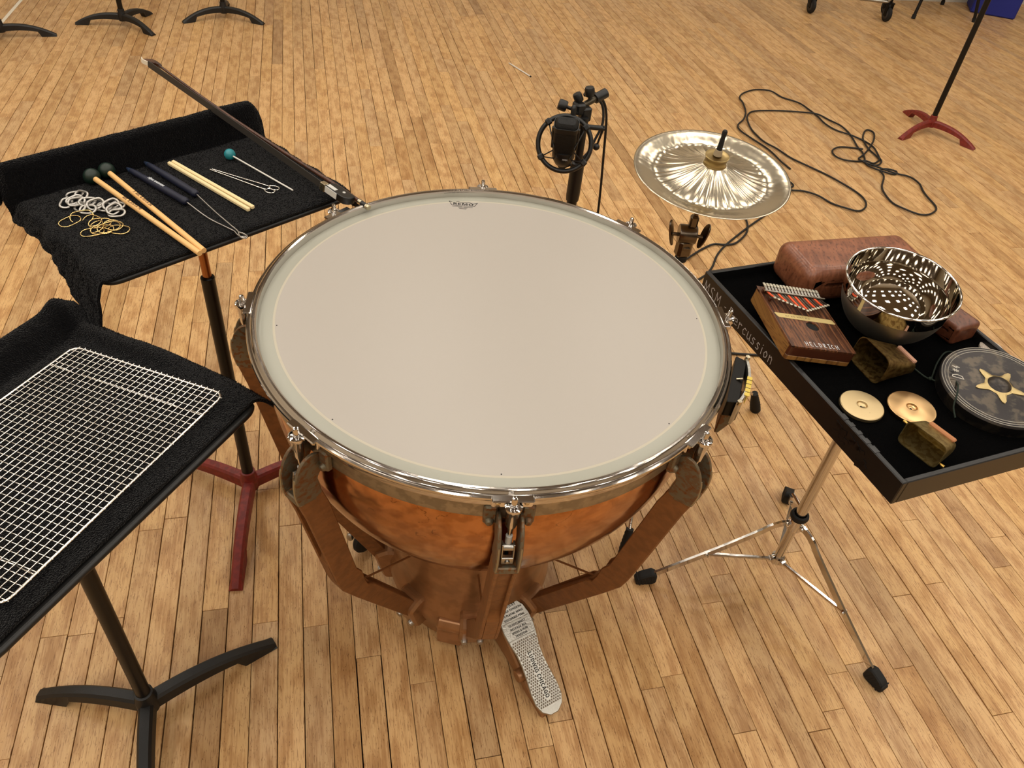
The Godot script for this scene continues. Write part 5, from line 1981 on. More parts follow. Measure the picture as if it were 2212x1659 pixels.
	# tines
	for i in 17:
		var px := 0.0095 + i * (w - 0.019) / 16.0
		var out := 1.0 - absf(i - 8) / 8.0
		var y0 := len - 0.004
		var y1 := len - 0.060 - 0.030 * out
		s = Shape.new()
		var pth := [t * Vector3(px, y0, 0.0450), t * Vector3(px, len - 0.021, 0.0425), t * Vector3(px, len - 0.0305, 0.0412), t * Vector3(px, lerpf(len - 0.0305, y1, 0.5), 0.0445), t * Vector3(px, y1, 0.0490)]
		var rows := []
		for q in pth:
			rows.append(PackedVector3Array([q + x * 0.0024 + z * 0.0006, q - x * 0.0024 + z * 0.0006, q - x * 0.0024 - z * 0.0006, q + x * 0.0024 - z * 0.0006]))
		s.grid(rows, true, false, -1)
		s.fan(rows[0], pth[0], true)
		s.fan(rows[-1], pth[-1])
		var tine := part("tine", s, M.tine_steel, k)
		if i in [0, 3, 6, 8, 11, 14]:
			s = Shape.new()
			for e in 2:
				var q0: Vector3 = pth[2 + e]
				var q1: Vector3 = pth[3 + e]
				if e == 1:
					q1 = q0.lerp(q1, 0.8)
				if e == 0:
					q0 = q0.lerp(q1, 0.15)
				var dd := (q1 - q0).normalized()
				s.box(Transform3D(Basis(x, dd, x.cross(dd)), (q0 + q1) * 0.5 + z * 0.0004), Vector3(0.0050, q0.distance_to(q1), 0.0016))
			part("orange_stripe", s, M.orange_paint, tine)
		s = Shape.new()
		s.box(Transform3D(Basis(x, y, z), pth[4] + z * 0.0002), Vector3(0.0052, 0.0050, 0.0020), 0.0005)
		s.box(Transform3D(Basis(x, y, z), pth[0].lerp(pth[1], 0.25) + z * 0.0002), Vector3(0.0052, 0.0100, 0.0020), 0.0005)
		part("tine_tip", s, M.tine_tip, tine)
	# tape strip with faint pencil notes, then the scratched name
	s = Shape.new()
	s.slab(t, rounded([Vector2(0.004, 0.1030), Vector2(w * 0.5, 0.1040), Vector2(w - 0.006, 0.1020), Vector2(w - 0.003, 0.0880), Vector2(w * 0.5, 0.0880), Vector2(0.009, 0.0890)], 0.003, 2), 0.0334, 0.0338, 0.0)
	part("tape_strip", s, M.masking_tape, k)
	s = Shape.new()
	s.strokes(t * Transform3D(Basis.IDENTITY, Vector3(0.026, 0.0930, 0.0338)), writing("~C~E~~C~~", 0.0052, 1.2), 0.0006, 0.0001)
	part("pencil_note", s, M.pencil_grey, k)
	s = Shape.new()
	s.strokes(t * Transform3D(Basis.IDENTITY, Vector3(0.034, 0.0070, 0.0335)), writing("HELDRICH", 0.0115, 0.84), 0.0010, 0.0002)
	var nm := part("handwriting", s, M.print_white, k)
	nm.set_meta("label", "scratched white lettering")

# a flattened bell: mouth frame, depth, wall thickness
func bell_shape(t: Transform3D, mouth: Vector2, back: Vector2, depth: float, corner: float) -> Shape:
	var s := Shape.new()
	var rows := []
	for e in [[0.0, 0.0], [0.35, 0.0], [0.8, 0.0], [0.97, 0.0], [1.0, 0.004]]:
		var m := mouth.lerp(back, e[0]) - Vector2(e[1], e[1])
		var row := PackedVector3Array()
		for p in rounded([Vector2(-m.x, -m.y), Vector2(m.x, -m.y), Vector2(m.x, m.y), Vector2(-m.x, m.y)], corner, 6):
			row.append(t * Vector3(p.x, p.y, -depth * e[0]))
		rows.append(row)
	s.grid(rows, true)
	s.fan(rows[-1], t * Vector3(0, 0, -depth))
	var ins := []
	for e in [0.0, 0.4, 0.96]:
		var m := mouth.lerp(back, e) - Vector2(0.0016, 0.0016)
		var row := PackedVector3Array()
		for p in rounded([Vector2(-m.x, -m.y), Vector2(m.x, -m.y), Vector2(m.x, m.y), Vector2(-m.x, m.y)], corner - 0.001, 6):
			row.append(t * Vector3(p.x, p.y, -depth * e))
		ins.append(row)
	var rev := [ins[2], ins[1], ins[0]]
	s.grid(rev, true)
	s.fan(ins[2], t * Vector3(0, 0, -depth * 0.96), true)
	s.grid([ins[0], rows[0]], true, false, -1)
	return s

func build_cowbells() -> void:
	# the darker bell leans against the thumb piano, its mouth towards the drum
	var z := Vector3(-0.920, 0.130, 0.370).normalized()
	var x := Vector3(0.40, 0.0, 0.92)
	x = (x - z * x.dot(z)).normalized()
	var y := z.cross(x)
	if y.y < 0:
		y = -y
	var c := Vector3(0.6585, TRAY + 0.0305, -1.1720)
	var t := at_axes(x, y, z, c)
	var b := thing("cowbell", "dull dark brass cowbell lying on its side next to the thumb piano", "cowbell", Vector3(c.x, TRAY, c.z))
	part("bell", bell_shape(t, Vector2(0.0440, 0.0295), Vector2(0.034, 0.011), 0.085, 0.020), M.old_brass, b)
	var s := Shape.new()
	s.box(t * Transform3D(Basis.IDENTITY, Vector3(0.004, 0.0135, -0.082)), Vector3(0.048, 0.006, 0.008), 0.001)
	part("pad", s, M.pink_pad, b)
	# the paler bell near the front corner
	z = Vector3(-0.80, 0.10, 0.60).normalized()
	x = Vector3(0.60, 0.0, 0.80)
	x = (x - z * x.dot(z)).normalized()
	y = z.cross(x)
	if y.y < 0:
		y = -y
	c = Vector3(0.6940, TRAY + 0.0245, -0.9630)
	t = at_axes(x, y, z, c)
	b = thing("cowbell", "small pale brass cowbell with a cork strip and brass studs near the tray corner", "cowbell", Vector3(c.x, TRAY, c.z))
	part("bell", bell_shape(t, Vector2(0.0385, 0.0240), Vector2(0.034, 0.015), 0.046, 0.012), M.pale_brass, b)
	s = Shape.new()
	s.box(t * Transform3D(Basis.IDENTITY, Vector3(0.004, 0.0175, -0.042)), Vector3(0.050, 0.006, 0.010), 0.002)
	part("pad", s, M.cork_pad, b)
	for e in [-1.0, 1.0]:
		s = Shape.new()
		s.tube([t * Vector3(0.039 * e, 0.012 * -e, -0.006), t * Vector3(0.047 * e, 0.012 * -e, -0.006)], [0.0022, 0.0030], 12)
		part("stud", s, M.brass_stud, b)

func build_discs() -> void:
	for d in [[Vector3(0.6265, 0, -1.0665), 0.0390, M.bronze_disc, "thick bronze disc with a dimple and scribbled marking", 0], [Vector3(0.7195, 0, -1.0765), 0.0430, M.bronze_turned, "larger bronze disc with a dimple and radiating shine", 1]]:
		var t := Transform3D(Basis.IDENTITY, d[0] + Vector3.UP * TRAY)
		var r: float = d[1]
		var s := Shape.new()
		s.lathe(t, [Vector2(0, 0.0035), Vector2(0.004, 0.0040), Vector2(0.0080, 0.0062), Vector2(0.0095, 0.0094), Vector2(0.0103, 0.0097), Vector2(0.0112, 0.0098), Vector2(0.0125, 0.0098), Vector2(r - 0.0030, 0.0093), Vector2(r - 0.0012, 0.0090), Vector2(r, 0.0078), Vector2(r, 0.0024), Vector2(r - 0.0015, 0.0004), Vector2(0, 0.0)], 72)
		var o := single("bronze_disc", s, d[2], d[3], "crotale", d[0] + Vector3.UP * TRAY, "two bronze discs")
		s = Shape.new()
		s.tube([t * Vector3(0, 0.0042, 0), t * Vector3(0, 0.0030, 0)], 0.0018, 10)
		part("centre_hole", s, M.dark_hole, o)
		if d[4] == 0:
			s = Shape.new()
			var m := at_axes(Vector3(0.93, 0, -0.36), Vector3(-0.36, 0, -0.93), Vector3.UP, t.origin + Vector3(-0.002, 0.0097, 0.012))
			s.strokes(m, writing("~", 0.008), 0.0007, 0.0002)
			s.strokes(m * Transform3D(Basis.IDENTITY, Vector3(0.004, -0.012, -0.0003)), writing("C", 0.011), 0.0007, 0.0002)
			part("scribble", s, M.ink, o)
	# stone ring by the far rail
	var s2 := Shape.new()
	s2.lathe(Transform3D(Basis.IDENTITY, Vector3(0.9480, TRAY, -1.2930)), [Vector2(0.0052, 0.0), Vector2(0.0050, 0.0070), Vector2(0.0062, 0.0085), Vector2(0.0200, 0.0085), Vector2(0.0226, 0.0060), Vector2(0.0226, 0.0015), Vector2(0.0210, 0.0), Vector2(0.0052, 0.0)], 40)
	single("stone_ring", s2, M.stone_ring, "flat pale speckled ring with a hole, lying between gong and tray rail", "ring", Vector3(0.9480, TRAY, -1.2930))

func build_gong() -> void:
	var up := Vector3(-0.040, 1, 0.095).normalized()
	var c := Vector3(0.8836, 0.802, -1.1315)
	var t := along(up, c)
	var g := thing("nipple_gong", "dark round gong with a star of bare metal around its boss, marked D#4", "gong", Vector3(c.x, TRAY, c.z))
	var s := Shape.new()
	var prof := [Vector2(0, 0.0100), Vector2(0.010, 0.0094), Vector2(0.0165, 0.0070), Vector2(0.0200, 0.0030), Vector2(0.0230, 0.0006), Vector2(0.030, 0.0), Vector2(0.070, -0.0004), Vector2(0.090, 0.0), Vector2(0.0960, 0.0003), Vector2(0.1000, -0.0008), Vector2(0.1020, -0.0035), Vector2(0.0990, -0.030), Vector2(0.0970, -0.031), Vector2(0.0990, -0.004), Vector2(0.0960, -0.0016), Vector2(0.030, -0.0020), Vector2(0, 0.0060)]
	s.lathe(t, prof, 112)
	part("body", s, M.gong_dark, g)
	# star of bare metal: eight-armed ring around the boss
	s = Shape.new()
	var n := 64
	var inn := PackedVector3Array()
	var out := PackedVector3Array()
	for k in n:
		var w := TAU * k / n
		var spike := pow(absf(cos(2.5 * w + 0.5)), 7.0)
		var r := 0.0245 + 0.0210 * spike
		inn.append(t * Vector3(0.0205 * cos(w), 0.0033, 0.0205 * sin(w)))
		out.append(t * Vector3(r * cos(w), 0.0014, r * sin(w)))
	s.grid([inn, out], true, false, -1)
	var low := PackedVector3Array()
	for p in out:
		low.append(p - up * 0.002)
	s.grid([out, low], true, false, -1)
	part("bare_star", s, M.gong_bare, g)
	for r in [0.0880, 0.0935, 0.0985]:
		s = Shape.new()
		var ring := []
		for k in 96:
			var w := TAU * k / 96
			ring.append(t * Vector3(r * cos(w), 0.0002, r * sin(w)))
		s.tube(ring, 0.0006, 6, true)
		part("scribed_ring", s, M.scribed, g)
	s = Shape.new()
	var mx := Vector3(0.30, 0, -0.95)
	mx = (mx - up * mx.dot(up)).normalized()
	var mt := at_axes(mx, up.cross(mx), up, c + Vector3(-0.066, 0.0040, 0.000))
	s.strokes(mt, writing("D", 0.0200), 0.0015, 0.0003)
	s.strokes(mt * Transform3D(Basis.IDENTITY, Vector3(0.0165, 0.008, 0.0)), writing("#4", 0.0125), 0.0012, 0.0003)
	part("handwriting", s, M.scribed, g)
	# green cord tied to the rim
	s = Shape.new()
	var p := [Vector3(0.758, TRAY + 0.004, -1.205), Vector3(0.776, TRAY + 0.003, -1.178), Vector3(0.785, TRAY + 0.005, -1.170), Vector3(0.793, TRAY + 0.006, -1.182), Vector3(0.815, TRAY + 0.006, -1.222), Vector3(0.838, TRAY + 0.012, -1.250), Vector3(0.852, TRAY + 0.022, -1.235), Vector3(0.858, TRAY + 0.014, -1.205)]
	s.tube(smooth_path(p), 0.0016, 8)
	part("cord", s, M.green_cord, g)
	s = Shape.new()
	p = [Vector3(0.785, TRAY + 0.005, -1.170), Vector3(0.793, TRAY + 0.010, -1.158), Vector3(0.810, TRAY + 0.025, -1.150), Vector3(0.806, TRAY + 0.036, -1.125), Vector3(0.800, TRAY + 0.038, -1.108), Vector3(0.794, TRAY + 0.034, -1.092), Vector3(0.790, TRAY + 0.020, -1.078), Vector3(0.793, TRAY + 0.008, -1.062)]
	s.tube(smooth_path(p), 0.0016, 8)
	part("cord", s, M.green_cord, g)
	s = Shape.new()
	s.ball(Transform3D(Basis.IDENTITY, Vector3(0.785, TRAY + 0.005, -1.170)), Vector3(0.0045, 0.0035, 0.0045), 12, 8)
	part("knot", s, M.green_cord, g)

# ------------------------------------------------------------------ microphone
func build_microphone() -> void:
	var pole := Vector3(0.094, 0, -1.745)
	var st := thing("microphone_stand", "black microphone stand with a short boom behind the drum", "microphone stand", pole)
	var s := Shape.new()
	s.lathe(Transform3D(Basis.IDENTITY, pole), [Vector2(0, 0.0), Vector2(0.125, 0.0), Vector2(0.127, 0.006), Vector2(0.120, 0.016), Vector2(0.04, 0.024), Vector2(0.018, 0.036), Vector2(0, 0.036)], 48)
	part("base", s, M.stand_black, st)
	s = Shape.new()
	s.lathe(Transform3D(Basis.IDENTITY, pole), [Vector2(0, 0.03), Vector2(0.0125, 0.03), Vector2(0.0125, 0.80), Vector2(0, 0.80)], 24)
	part("pole", s, M.tube_black, st)
	s = Shape.new()
	s.lathe(Transform3D(Basis.IDENTITY, pole), [Vector2(0.010, 0.745), Vector2(0.0155, 0.747), Vector2(0.0165, 0.76), Vector2(0.0165, 0.83), Vector2(0.0155, 0.845), Vector2(0.010, 0.847)], 24)
	s.lathe(Transform3D(Basis.IDENTITY, pole), [Vector2(0, 0.80), Vector2(0.0095, 0.80), Vector2(0.0095, 0.955), Vector2(0, 0.955)], 20)
	part("clutch", s, M.mic_black, st)
	var j := pole + Vector3(0.0, 0.958, -0.015)
	s = Shape.new()
	s.box(Transform3D(Basis(Vector3.UP, 0.5), j), Vector3(0.026, 0.034, 0.022), 0.004)
	part("swivel", s, M.mic_black, st)
	# boom: runs from the mount in front to a short tail behind
	var bf := Vector3(0.0695, 0.968, -1.750)
	var bb := Vector3(0.128, 0.990, -1.800)
	var bd := (bb - bf).normalized()
	s = Shape.new()
	s.tube([bf, bb], 0.0072, 14)
	part("boom", s, M.boom_grey, st)
	s = Shape.new()
	s.tube([bb - bd * 0.020, bb + bd * 0.012], 0.0115, 14)
	part("boom_cap", s, M.mic_black, st)
	for kd in [[bf.lerp(bb, 0.25), Vector3(-0.40, 0.70, 0.0), 0.028, 0.0105], [bf.lerp(bb, 0.55), Vector3(-0.15, 0.9, 0.05), 0.030, 0.0115], [bf, Vector3(-0.95, 0.25, 0.0), 0.036, 0.0125]]:
		var d: Vector3 = kd[1].normalized()
		s = Shape.new()
		s.tube([kd[0], kd[0] + d * (kd[2] - 0.014)], 0.0042, 10)
		s.lathe(along(d, kd[0] + d * (kd[2] - 0.016)), [Vector2(0, 0.0), Vector2(kd[3] * 0.9, 0.0005), Vector2(kd[3], 0.004), Vector2(kd[3], 0.016), Vector2(kd[3] * 0.85, 0.020), Vector2(0, 0.021)], 16)
		part("knob", s, M.mic_black, st)
	s = Shape.new()
	s.box(Transform3D(Basis(Vector3.UP, 0.5), bf + bd * 0.012), Vector3(0.024, 0.026, 0.030), 0.004)
	part("boom_head", s, M.mic_black, st)
	# T-shaped clutch handle on the right of the pole
	s = Shape.new()
	var hc := pole + Vector3(0.010, 0.930, -0.010)
	s.tube([hc, hc + Vector3(0.040, -0.002, -0.008)], 0.006, 10)
	s.tube([hc + Vector3(0.038, 0.004, -0.006), hc + Vector3(0.030, -0.040, -0.006)], [0.0035, 0.0025], 8)
	s.ball(Transform3D(Basis.IDENTITY, hc + Vector3(0.028, -0.048, -0.006)), Vector3.ONE * 0.0085, 14, 8)
	part("clamp_handle", s, M.mic_black, st)

	# shock mount and microphone
	var mic := Vector3(0.0550, 0.907, -1.702)
	var look := (Vector3(0, 1.676, 0) - Vector3(0.055, 0.90, -1.72)).normalized()
	var rn := Vector3(-0.03, 0.40, 0.91).normalized()          # the ring's axis
	var rx := Vector3.UP.cross(rn).normalized()
	var ry := rn.cross(rx)
	var m := thing("studio_microphone", "black side address microphone held by elastic cords in a round shock mount", "microphone", mic)
	s = Shape.new()
	var ring := []
	for k in 64:
		var w := TAU * k / 64
		ring.append(mic + (rx * cos(w) + ry * sin(w)) * 0.0605)
	s.tube(ring, 0.0055, 12, true, true, rn, 1.4)
	var mount := part("shock_mount", s, M.mic_black, m)
	for w in [0.75, 2.35, 3.75, 5.65]:
		s = Shape.new()
		var o := mic + (rx * cos(w) + ry * sin(w)) * 0.0605
		s.box(Transform3D(Basis(rx * cos(w) + ry * sin(w), -rx * sin(w) + ry * cos(w), rn), o), Vector3(0.015, 0.014, 0.022), 0.003)
		part("cord_clip", s, M.mic_black, mount)
	# microphone axis: upright, leaning towards the drum
	var ma := Vector3(-0.03, 0.90, 0.43).normalized()
	var mx := rx
	mx = (mx - ma * mx.dot(ma)).normalized()
	var mz := mx.cross(ma)
	var mt := at_axes(mx, ma, mz, mic + rn * 0.004)
	# body: round below, squared grille above
	s = Shape.new()
	s.lathe(mt, [Vector2(0, -0.078), Vector2(0.0105, -0.078), Vector2(0.0110, -0.066), Vector2(0.0200, -0.058), Vector2(0.0262, -0.040), Vector2(0.0268, -0.014), Vector2(0.0250, -0.010), Vector2(0.0, -0.010)], 40)
	part("body", s, M.mic_black, m)
	s = Shape.new()
	var rows := []
	for q in [[-0.012, 0.0255, 0.0215, 0.018], [0.000, 0.0262, 0.0205, 0.014], [0.035, 0.0268, 0.0185, 0.011], [0.062, 0.0262, 0.0165, 0.011], [0.070, 0.0245, 0.0140, 0.011], [0.0745, 0.0200, 0.0095, 0.009]]:
		var row := PackedVector3Array()
		for p in rounded([Vector2(-q[1], -q[2]), Vector2(q[1], -q[2]), Vector2(q[1], q[2]), Vector2(-q[1], q[2])], q[3], 6):
			row.append(mt * Vector3(p.x, q[0], p.y))
		rows.append(row)
	s.grid(rows, true)
	s.fan(rows[-1], mt * Vector3(0, 0.0755, 0))
	s.fan(rows[0], mt * Vector3(0, -0.012, 0), true)
	part("grille", s, M.mic_mesh, m)
	s = Shape.new()
	var band := []
	for q in [-0.001, 0.0125]:
		var row := PackedVector3Array()
		for p in rounded([Vector2(-0.0278, -0.0185), Vector2(0.0278, -0.0185), Vector2(0.0278, 0.0185), Vector2(-0.0278, 0.0185)], 0.012, 6):
			row.append(mt * Vector3(p.x, 0.053 + q, p.y))
		band.append(row)
	var inner := []
	for q in [0.0125, -0.001]:
		var row := PackedVector3Array()
		for p in rounded([Vector2(-0.0262, -0.0170), Vector2(0.0262, -0.0170), Vector2(0.0262, 0.0170), Vector2(-0.0262, 0.0170)], 0.011, 6):
			row.append(mt * Vector3(p.x, 0.053 + q, p.y))
		inner.append(row)
	s.grid([band[0], band[1], inner[0], inner[1]], true, true, -1)
	part("grille_frame", s, M.mic_black, m)
	for e in [-1.0, 1.0]:
		s = Shape.new()
		s.tube([mt * Vector3(0.0272 * e, -0.010, 0.004), mt * Vector3(0.0282 * e, 0.056, 0.004)], 0.0032, 8)
		part("grille_rail", s, M.mic_black, m)
	s = Shape.new()
	var em := at_axes(mx, ma, mz, mt * Vector3(0.0, -0.026, 0.0266))
	s.strokes(em, writing("MMM", 0.0050), 0.0008, 0.0003)
	part("badge", s, M.print_white, m)
	# elastic cords
	for d in [[0.75, 0.5, 0.012], [0.75, 0.9, -0.02], [2.35, 2.6, 0.012], [2.35, 2.1, -0.02], [3.75, 3.4, -0.005], [3.75, 3.9, -0.035], [5.65, 5.9, -0.005], [5.65, 5.4, -0.035]]:
		s = Shape.new()
		s.tube([mic + (rx * cos(d[0]) + ry * sin(d[0])) * 0.0600, mt * Vector3(0.026 * cos(d[1]), d[2], 0.020 + 0.006 * sin(d[1]))], 0.0014, 6)
		part("elastic_cord", s, M.cable_black, mount)
	# yoke from the ring up to the boom
	s = Shape.new()
	var y0 := mic + ry * 0.0605 + rx * 0.010
	s.tube(smooth_path([y0, y0 + ry * 0.020 + rn * 0.004, bf.lerp(y0, 0.3) + rn * 0.006, bf + Vector3(0.004, -0.004, 0.004)]), 0.0062, 8)
	part("yoke", s, M.mic_black, mount)
	# cable from the microphone over the boom and down to the floor
	s = Shape.new()
	var tail := mt * Vector3(0, -0.078, 0)
	var p := [tail, tail + Vector3(0.014, -0.008, -0.020), Vector3(0.110, 0.858, -1.760), Vector3(0.128, 0.895, -1.775), Vector3(0.140, 0.930, -1.790), Vector3(0.132, 0.968, -1.800), Vector3(0.105, 0.990, -1.790), Vector3(0.088, 0.992, -1.782), Vector3(0.096, 0.996, -1.795), Vector3(0.128, 0.978, -1.815), Vector3(0.148, 0.935, -1.828), Vector3(0.158, 0.840, -1.832), Vector3(0.172, 0.650, -1.840), Vector3(0.176, 0.40, -1.842), Vector3(0.178, 0.08, -1.845), Vector3(0.185, 0.006, -1.880), Vector3(0.280, 0.004, -2.060), Vector3(0.380, 0.004, -2.300), Vector3(0.470, 0.004, -2.500), Vector3(0.540, 0.004, -2.610)]
	s.tube(smooth_path(p), 0.0032, 8)
	single("microphone_cable", s, M.cable_black, "black cable hanging straight down beside the microphone pole", "cable", Vector3(0.18, 0, -1.85))

# ------------------------------------------------------------------ cymbal
func build_cymbal() -> void:
	var o := Vector3(0.383, 0, -1.700)
	var st := thing("cymbal_stand", "steel cymbal stand with wing screws at its tilter and ribbed rubber feet", "cymbal stand", o)
	var s := Shape.new()
	s.lathe(Transform3D(Basis.IDENTITY, o), [Vector2(0, 0.10), Vector2(0.0125, 0.10), Vector2(0.0125, 0.655), Vector2(0, 0.655)], 20)
	part("pole", s, M.chrome, st)
	s = Shape.new()
	s.lathe(Transform3D(Basis.IDENTITY, o), [Vector2(0, 0.640), Vector2(0.0145, 0.640), Vector2(0.0155, 0.650), Vector2(0.0130, 0.655)], 20)
	part("rubber_ring", s, M.rubber, st)
	s = Shape.new()
	s.box(Transform3D(Basis(Vector3.UP, 0.3), o + Vector3(0, 0.678, 0)), Vector3(0.038, 0.050, 0.032), 0.007)
	s.lathe(Transform3D(Basis(Vector3(0, 0, 1), PI / 2), o + Vector3(0, 0.715, 0)), [Vector2(0, 0.0215), Vector2(0.022, 0.0215), Vector2(0.0235, 0.019), Vector2(0.0235, -0.019), Vector2(0.022, -0.0215), Vector2(0, -0.0215)], 24)
	part("tilter", s, M.tilter_steel, st)
	s = Shape.new()
	s.box(Transform3D(Basis.IDENTITY, o + Vector3(0.008, 0.748, -0.004)), Vector3(0.020, 0.034, 0.020), 0.004)
	s.box(Transform3D(Basis.IDENTITY, o + Vector3(0.004, 0.682, 0.0165)), Vector3(0.018, 0.008, 0.006), 0.001)
	part("rod_clamp", s, M.tilter_steel, st)
	for e in [-1.0, 1.0]:
		s = Shape.new()
		var d := Vector3(e, 0.05, 0.1).normalized()
		var c := o + Vector3(0, 0.712, 0.0)
		s.tube([c + d * 0.018, c + d * 0.038], 0.0045, 10)
		var wing := PackedVector2Array()
		for k in 20:
			var w := TAU * k / 20
			wing.append(Vector2(0.0135 * cos(w) * (1.0 + 0.15 * sin(w)), 0.034 * sin(w)))
		s.slab(Transform3D(Basis(Vector3(0.35 * e, 0, 0.94).normalized(), Vector3(0.25 * e, 0.97, 0), Vector3(0.94, 0, -0.35 * e).normalized()).orthonormalized(), c + d * 0.040 + Vector3(0, 0.002, 0)), wing, -0.0025, 0.0025, 0.0012, true)
		part("wing_screw", s, M.tilter_steel, st)
	var n := Vector3(0.0128, 1, 0.1036).normalized()
	var c0 := Vector3(0.4030, 0.878, -1.7100)
	s = Shape.new()
	var r0 := o + Vector3(0.008, 0.748, -0.004)
	s.tube([r0, c0 - n * 0.03, c0 + n * 0.045], 0.0052, 12)
	part("rod", s, M.tilter_steel, st)
	s = Shape.new()
	s.tube([c0 + n * 0.058, c0 + n * 0.075, c0 + n * 0.090, c0 + n * 0.101, c0 + n * 0.105], [0.0068, 0.0058, 0.0052, 0.0062, 0.0045], 12)
	part("rubber_sleeve", s, M.rubber, st)
	s = Shape.new()
	s.tube([c0 + n * 0.044, c0 + n * 0.058], [0.0105, 0.0080], 14)
	part("felt_washer", s, M.felt_white, st)
	# three feet of the stand
	var reach := 0.42
	for a in [95.0, 215.0, -25.0]:
		var d := Vector3(cos(deg_to_rad(a)), 0, sin(deg_to_rad(a)))
		s = Shape.new()
		var tip := o + d * reach
		s.tube([o + Vector3.UP * 0.34, o + d * 0.05 + Vector3.UP * 0.335, tip + Vector3.UP * 0.075], 0.0050, 10)
		var leg := part("leg", s, M.chrome, st)
		s = Shape.new()
		var dn := (d * 0.55 + Vector3.DOWN * 0.6).normalized()
		var path := []
		var rad := []
		for k in 15:
			var f := k / 14.0
			path.append(tip + Vector3.UP * 0.082 + (d * 0.030 + Vector3.DOWN * 0.078) * f)
			rad.append(lerpf(0.009, 0.0155, minf(f * 1.5, 1.0)) + (0.0016 if k % 2 == 0 else 0.0))
		s.tube(path, rad, 14)
		part("rubber_foot", s, M.rubber, leg)
	# the cymbal: a raised bell like a small drum, fluted bow, hammered upturned edge
	var cy := thing("china_cymbal", "pale bronze hammered cymbal with a raised cylindrical bell and upturned edge", "cymbal", c0)
	var t := along(n, c0)
	var nn := noise(201, 1.0, 3)
	var na := noise(203, 2.2, 2)
	s = Shape.new()
	var rows := []
	var na_ := 220
	var prof := []
	for k in 47:
		var f := k / 46.0
		var r := lerpf(0.0262, 0.1835, f)
		var y: float
		if r < 0.130:
			var g := (r - 0.0262) / (0.130 - 0.0262)
			y = lerpf(0.0225, -0.0120, 1.0 - pow(1.0 - g, 1.5))
		else:
			var g := (r - 0.130) / (0.1835 - 0.130)
			y = -0.0120 + 0.0120 * smoothstep(0.0, 1.0, g)
		prof.append(Vector2(r, y))
	for side in 2:
		for k in prof.size():
			var q: Vector2 = prof[k if side == 0 else prof.size() - 1 - k]
			var row := PackedVector3Array()
			for j in na_:
				var w := TAU * j / na_
				var cx := cos(w)
				var sy := sin(w)
				var flute := nn.get_noise_2d(cx * 7.5, sy * 7.5) * 0.0019 * smoothstep(0.026, 0.06, q.x) * smoothstep(0.150, 0.115, q.x)
				flute += na.get_noise_3d(cx * 9.0, sy * 9.0, q.x * 14.0) * 0.0004 * smoothstep(0.10, 0.14, q.x) * smoothstep(0.1835, 0.172, q.x)
				row.append(t * Vector3(q.x * cx, q.y + flute - (0.0010 if side == 1 else 0.0), q.x * sy))
			rows.append(row)
	s.grid(rows, true, true)
	part("plate", s, M.cymbal_bronze, cy)
	s = Shape.new()
	s.lathe(t, [Vector2(0.0285, 0.0205), Vector2(0.0262, 0.0235), Vector2(0.0252, 0.0300), Vector2(0.0262, 0.0385), Vector2(0.0280, 0.0410), Vector2(0.0278, 0.0425), Vector2(0.0262, 0.0428), Vector2(0.0210, 0.0412), Vector2(0.0060, 0.0420), Vector2(0.0060, 0.0400), Vector2(0.0240, 0.0390), Vector2(0.0240, 0.0205)], 72)
	part("bell", s, M.cymbal_bell, cy)

# ------------------------------------------------------------------ cables on the floor
func floor_cable(flat: Array, r: float, lift := 0.0) -> Shape:
	var p := []
	for k in range(0, flat.size(), 2):
		p.append(Vector3(flat[k], r + 0.0006 + lift * absf(sin(k * 0.9)), flat[k + 1]))
	var s := Shape.new()
	s.tube(smooth_path(p, false, 5), r, 8)
	return s

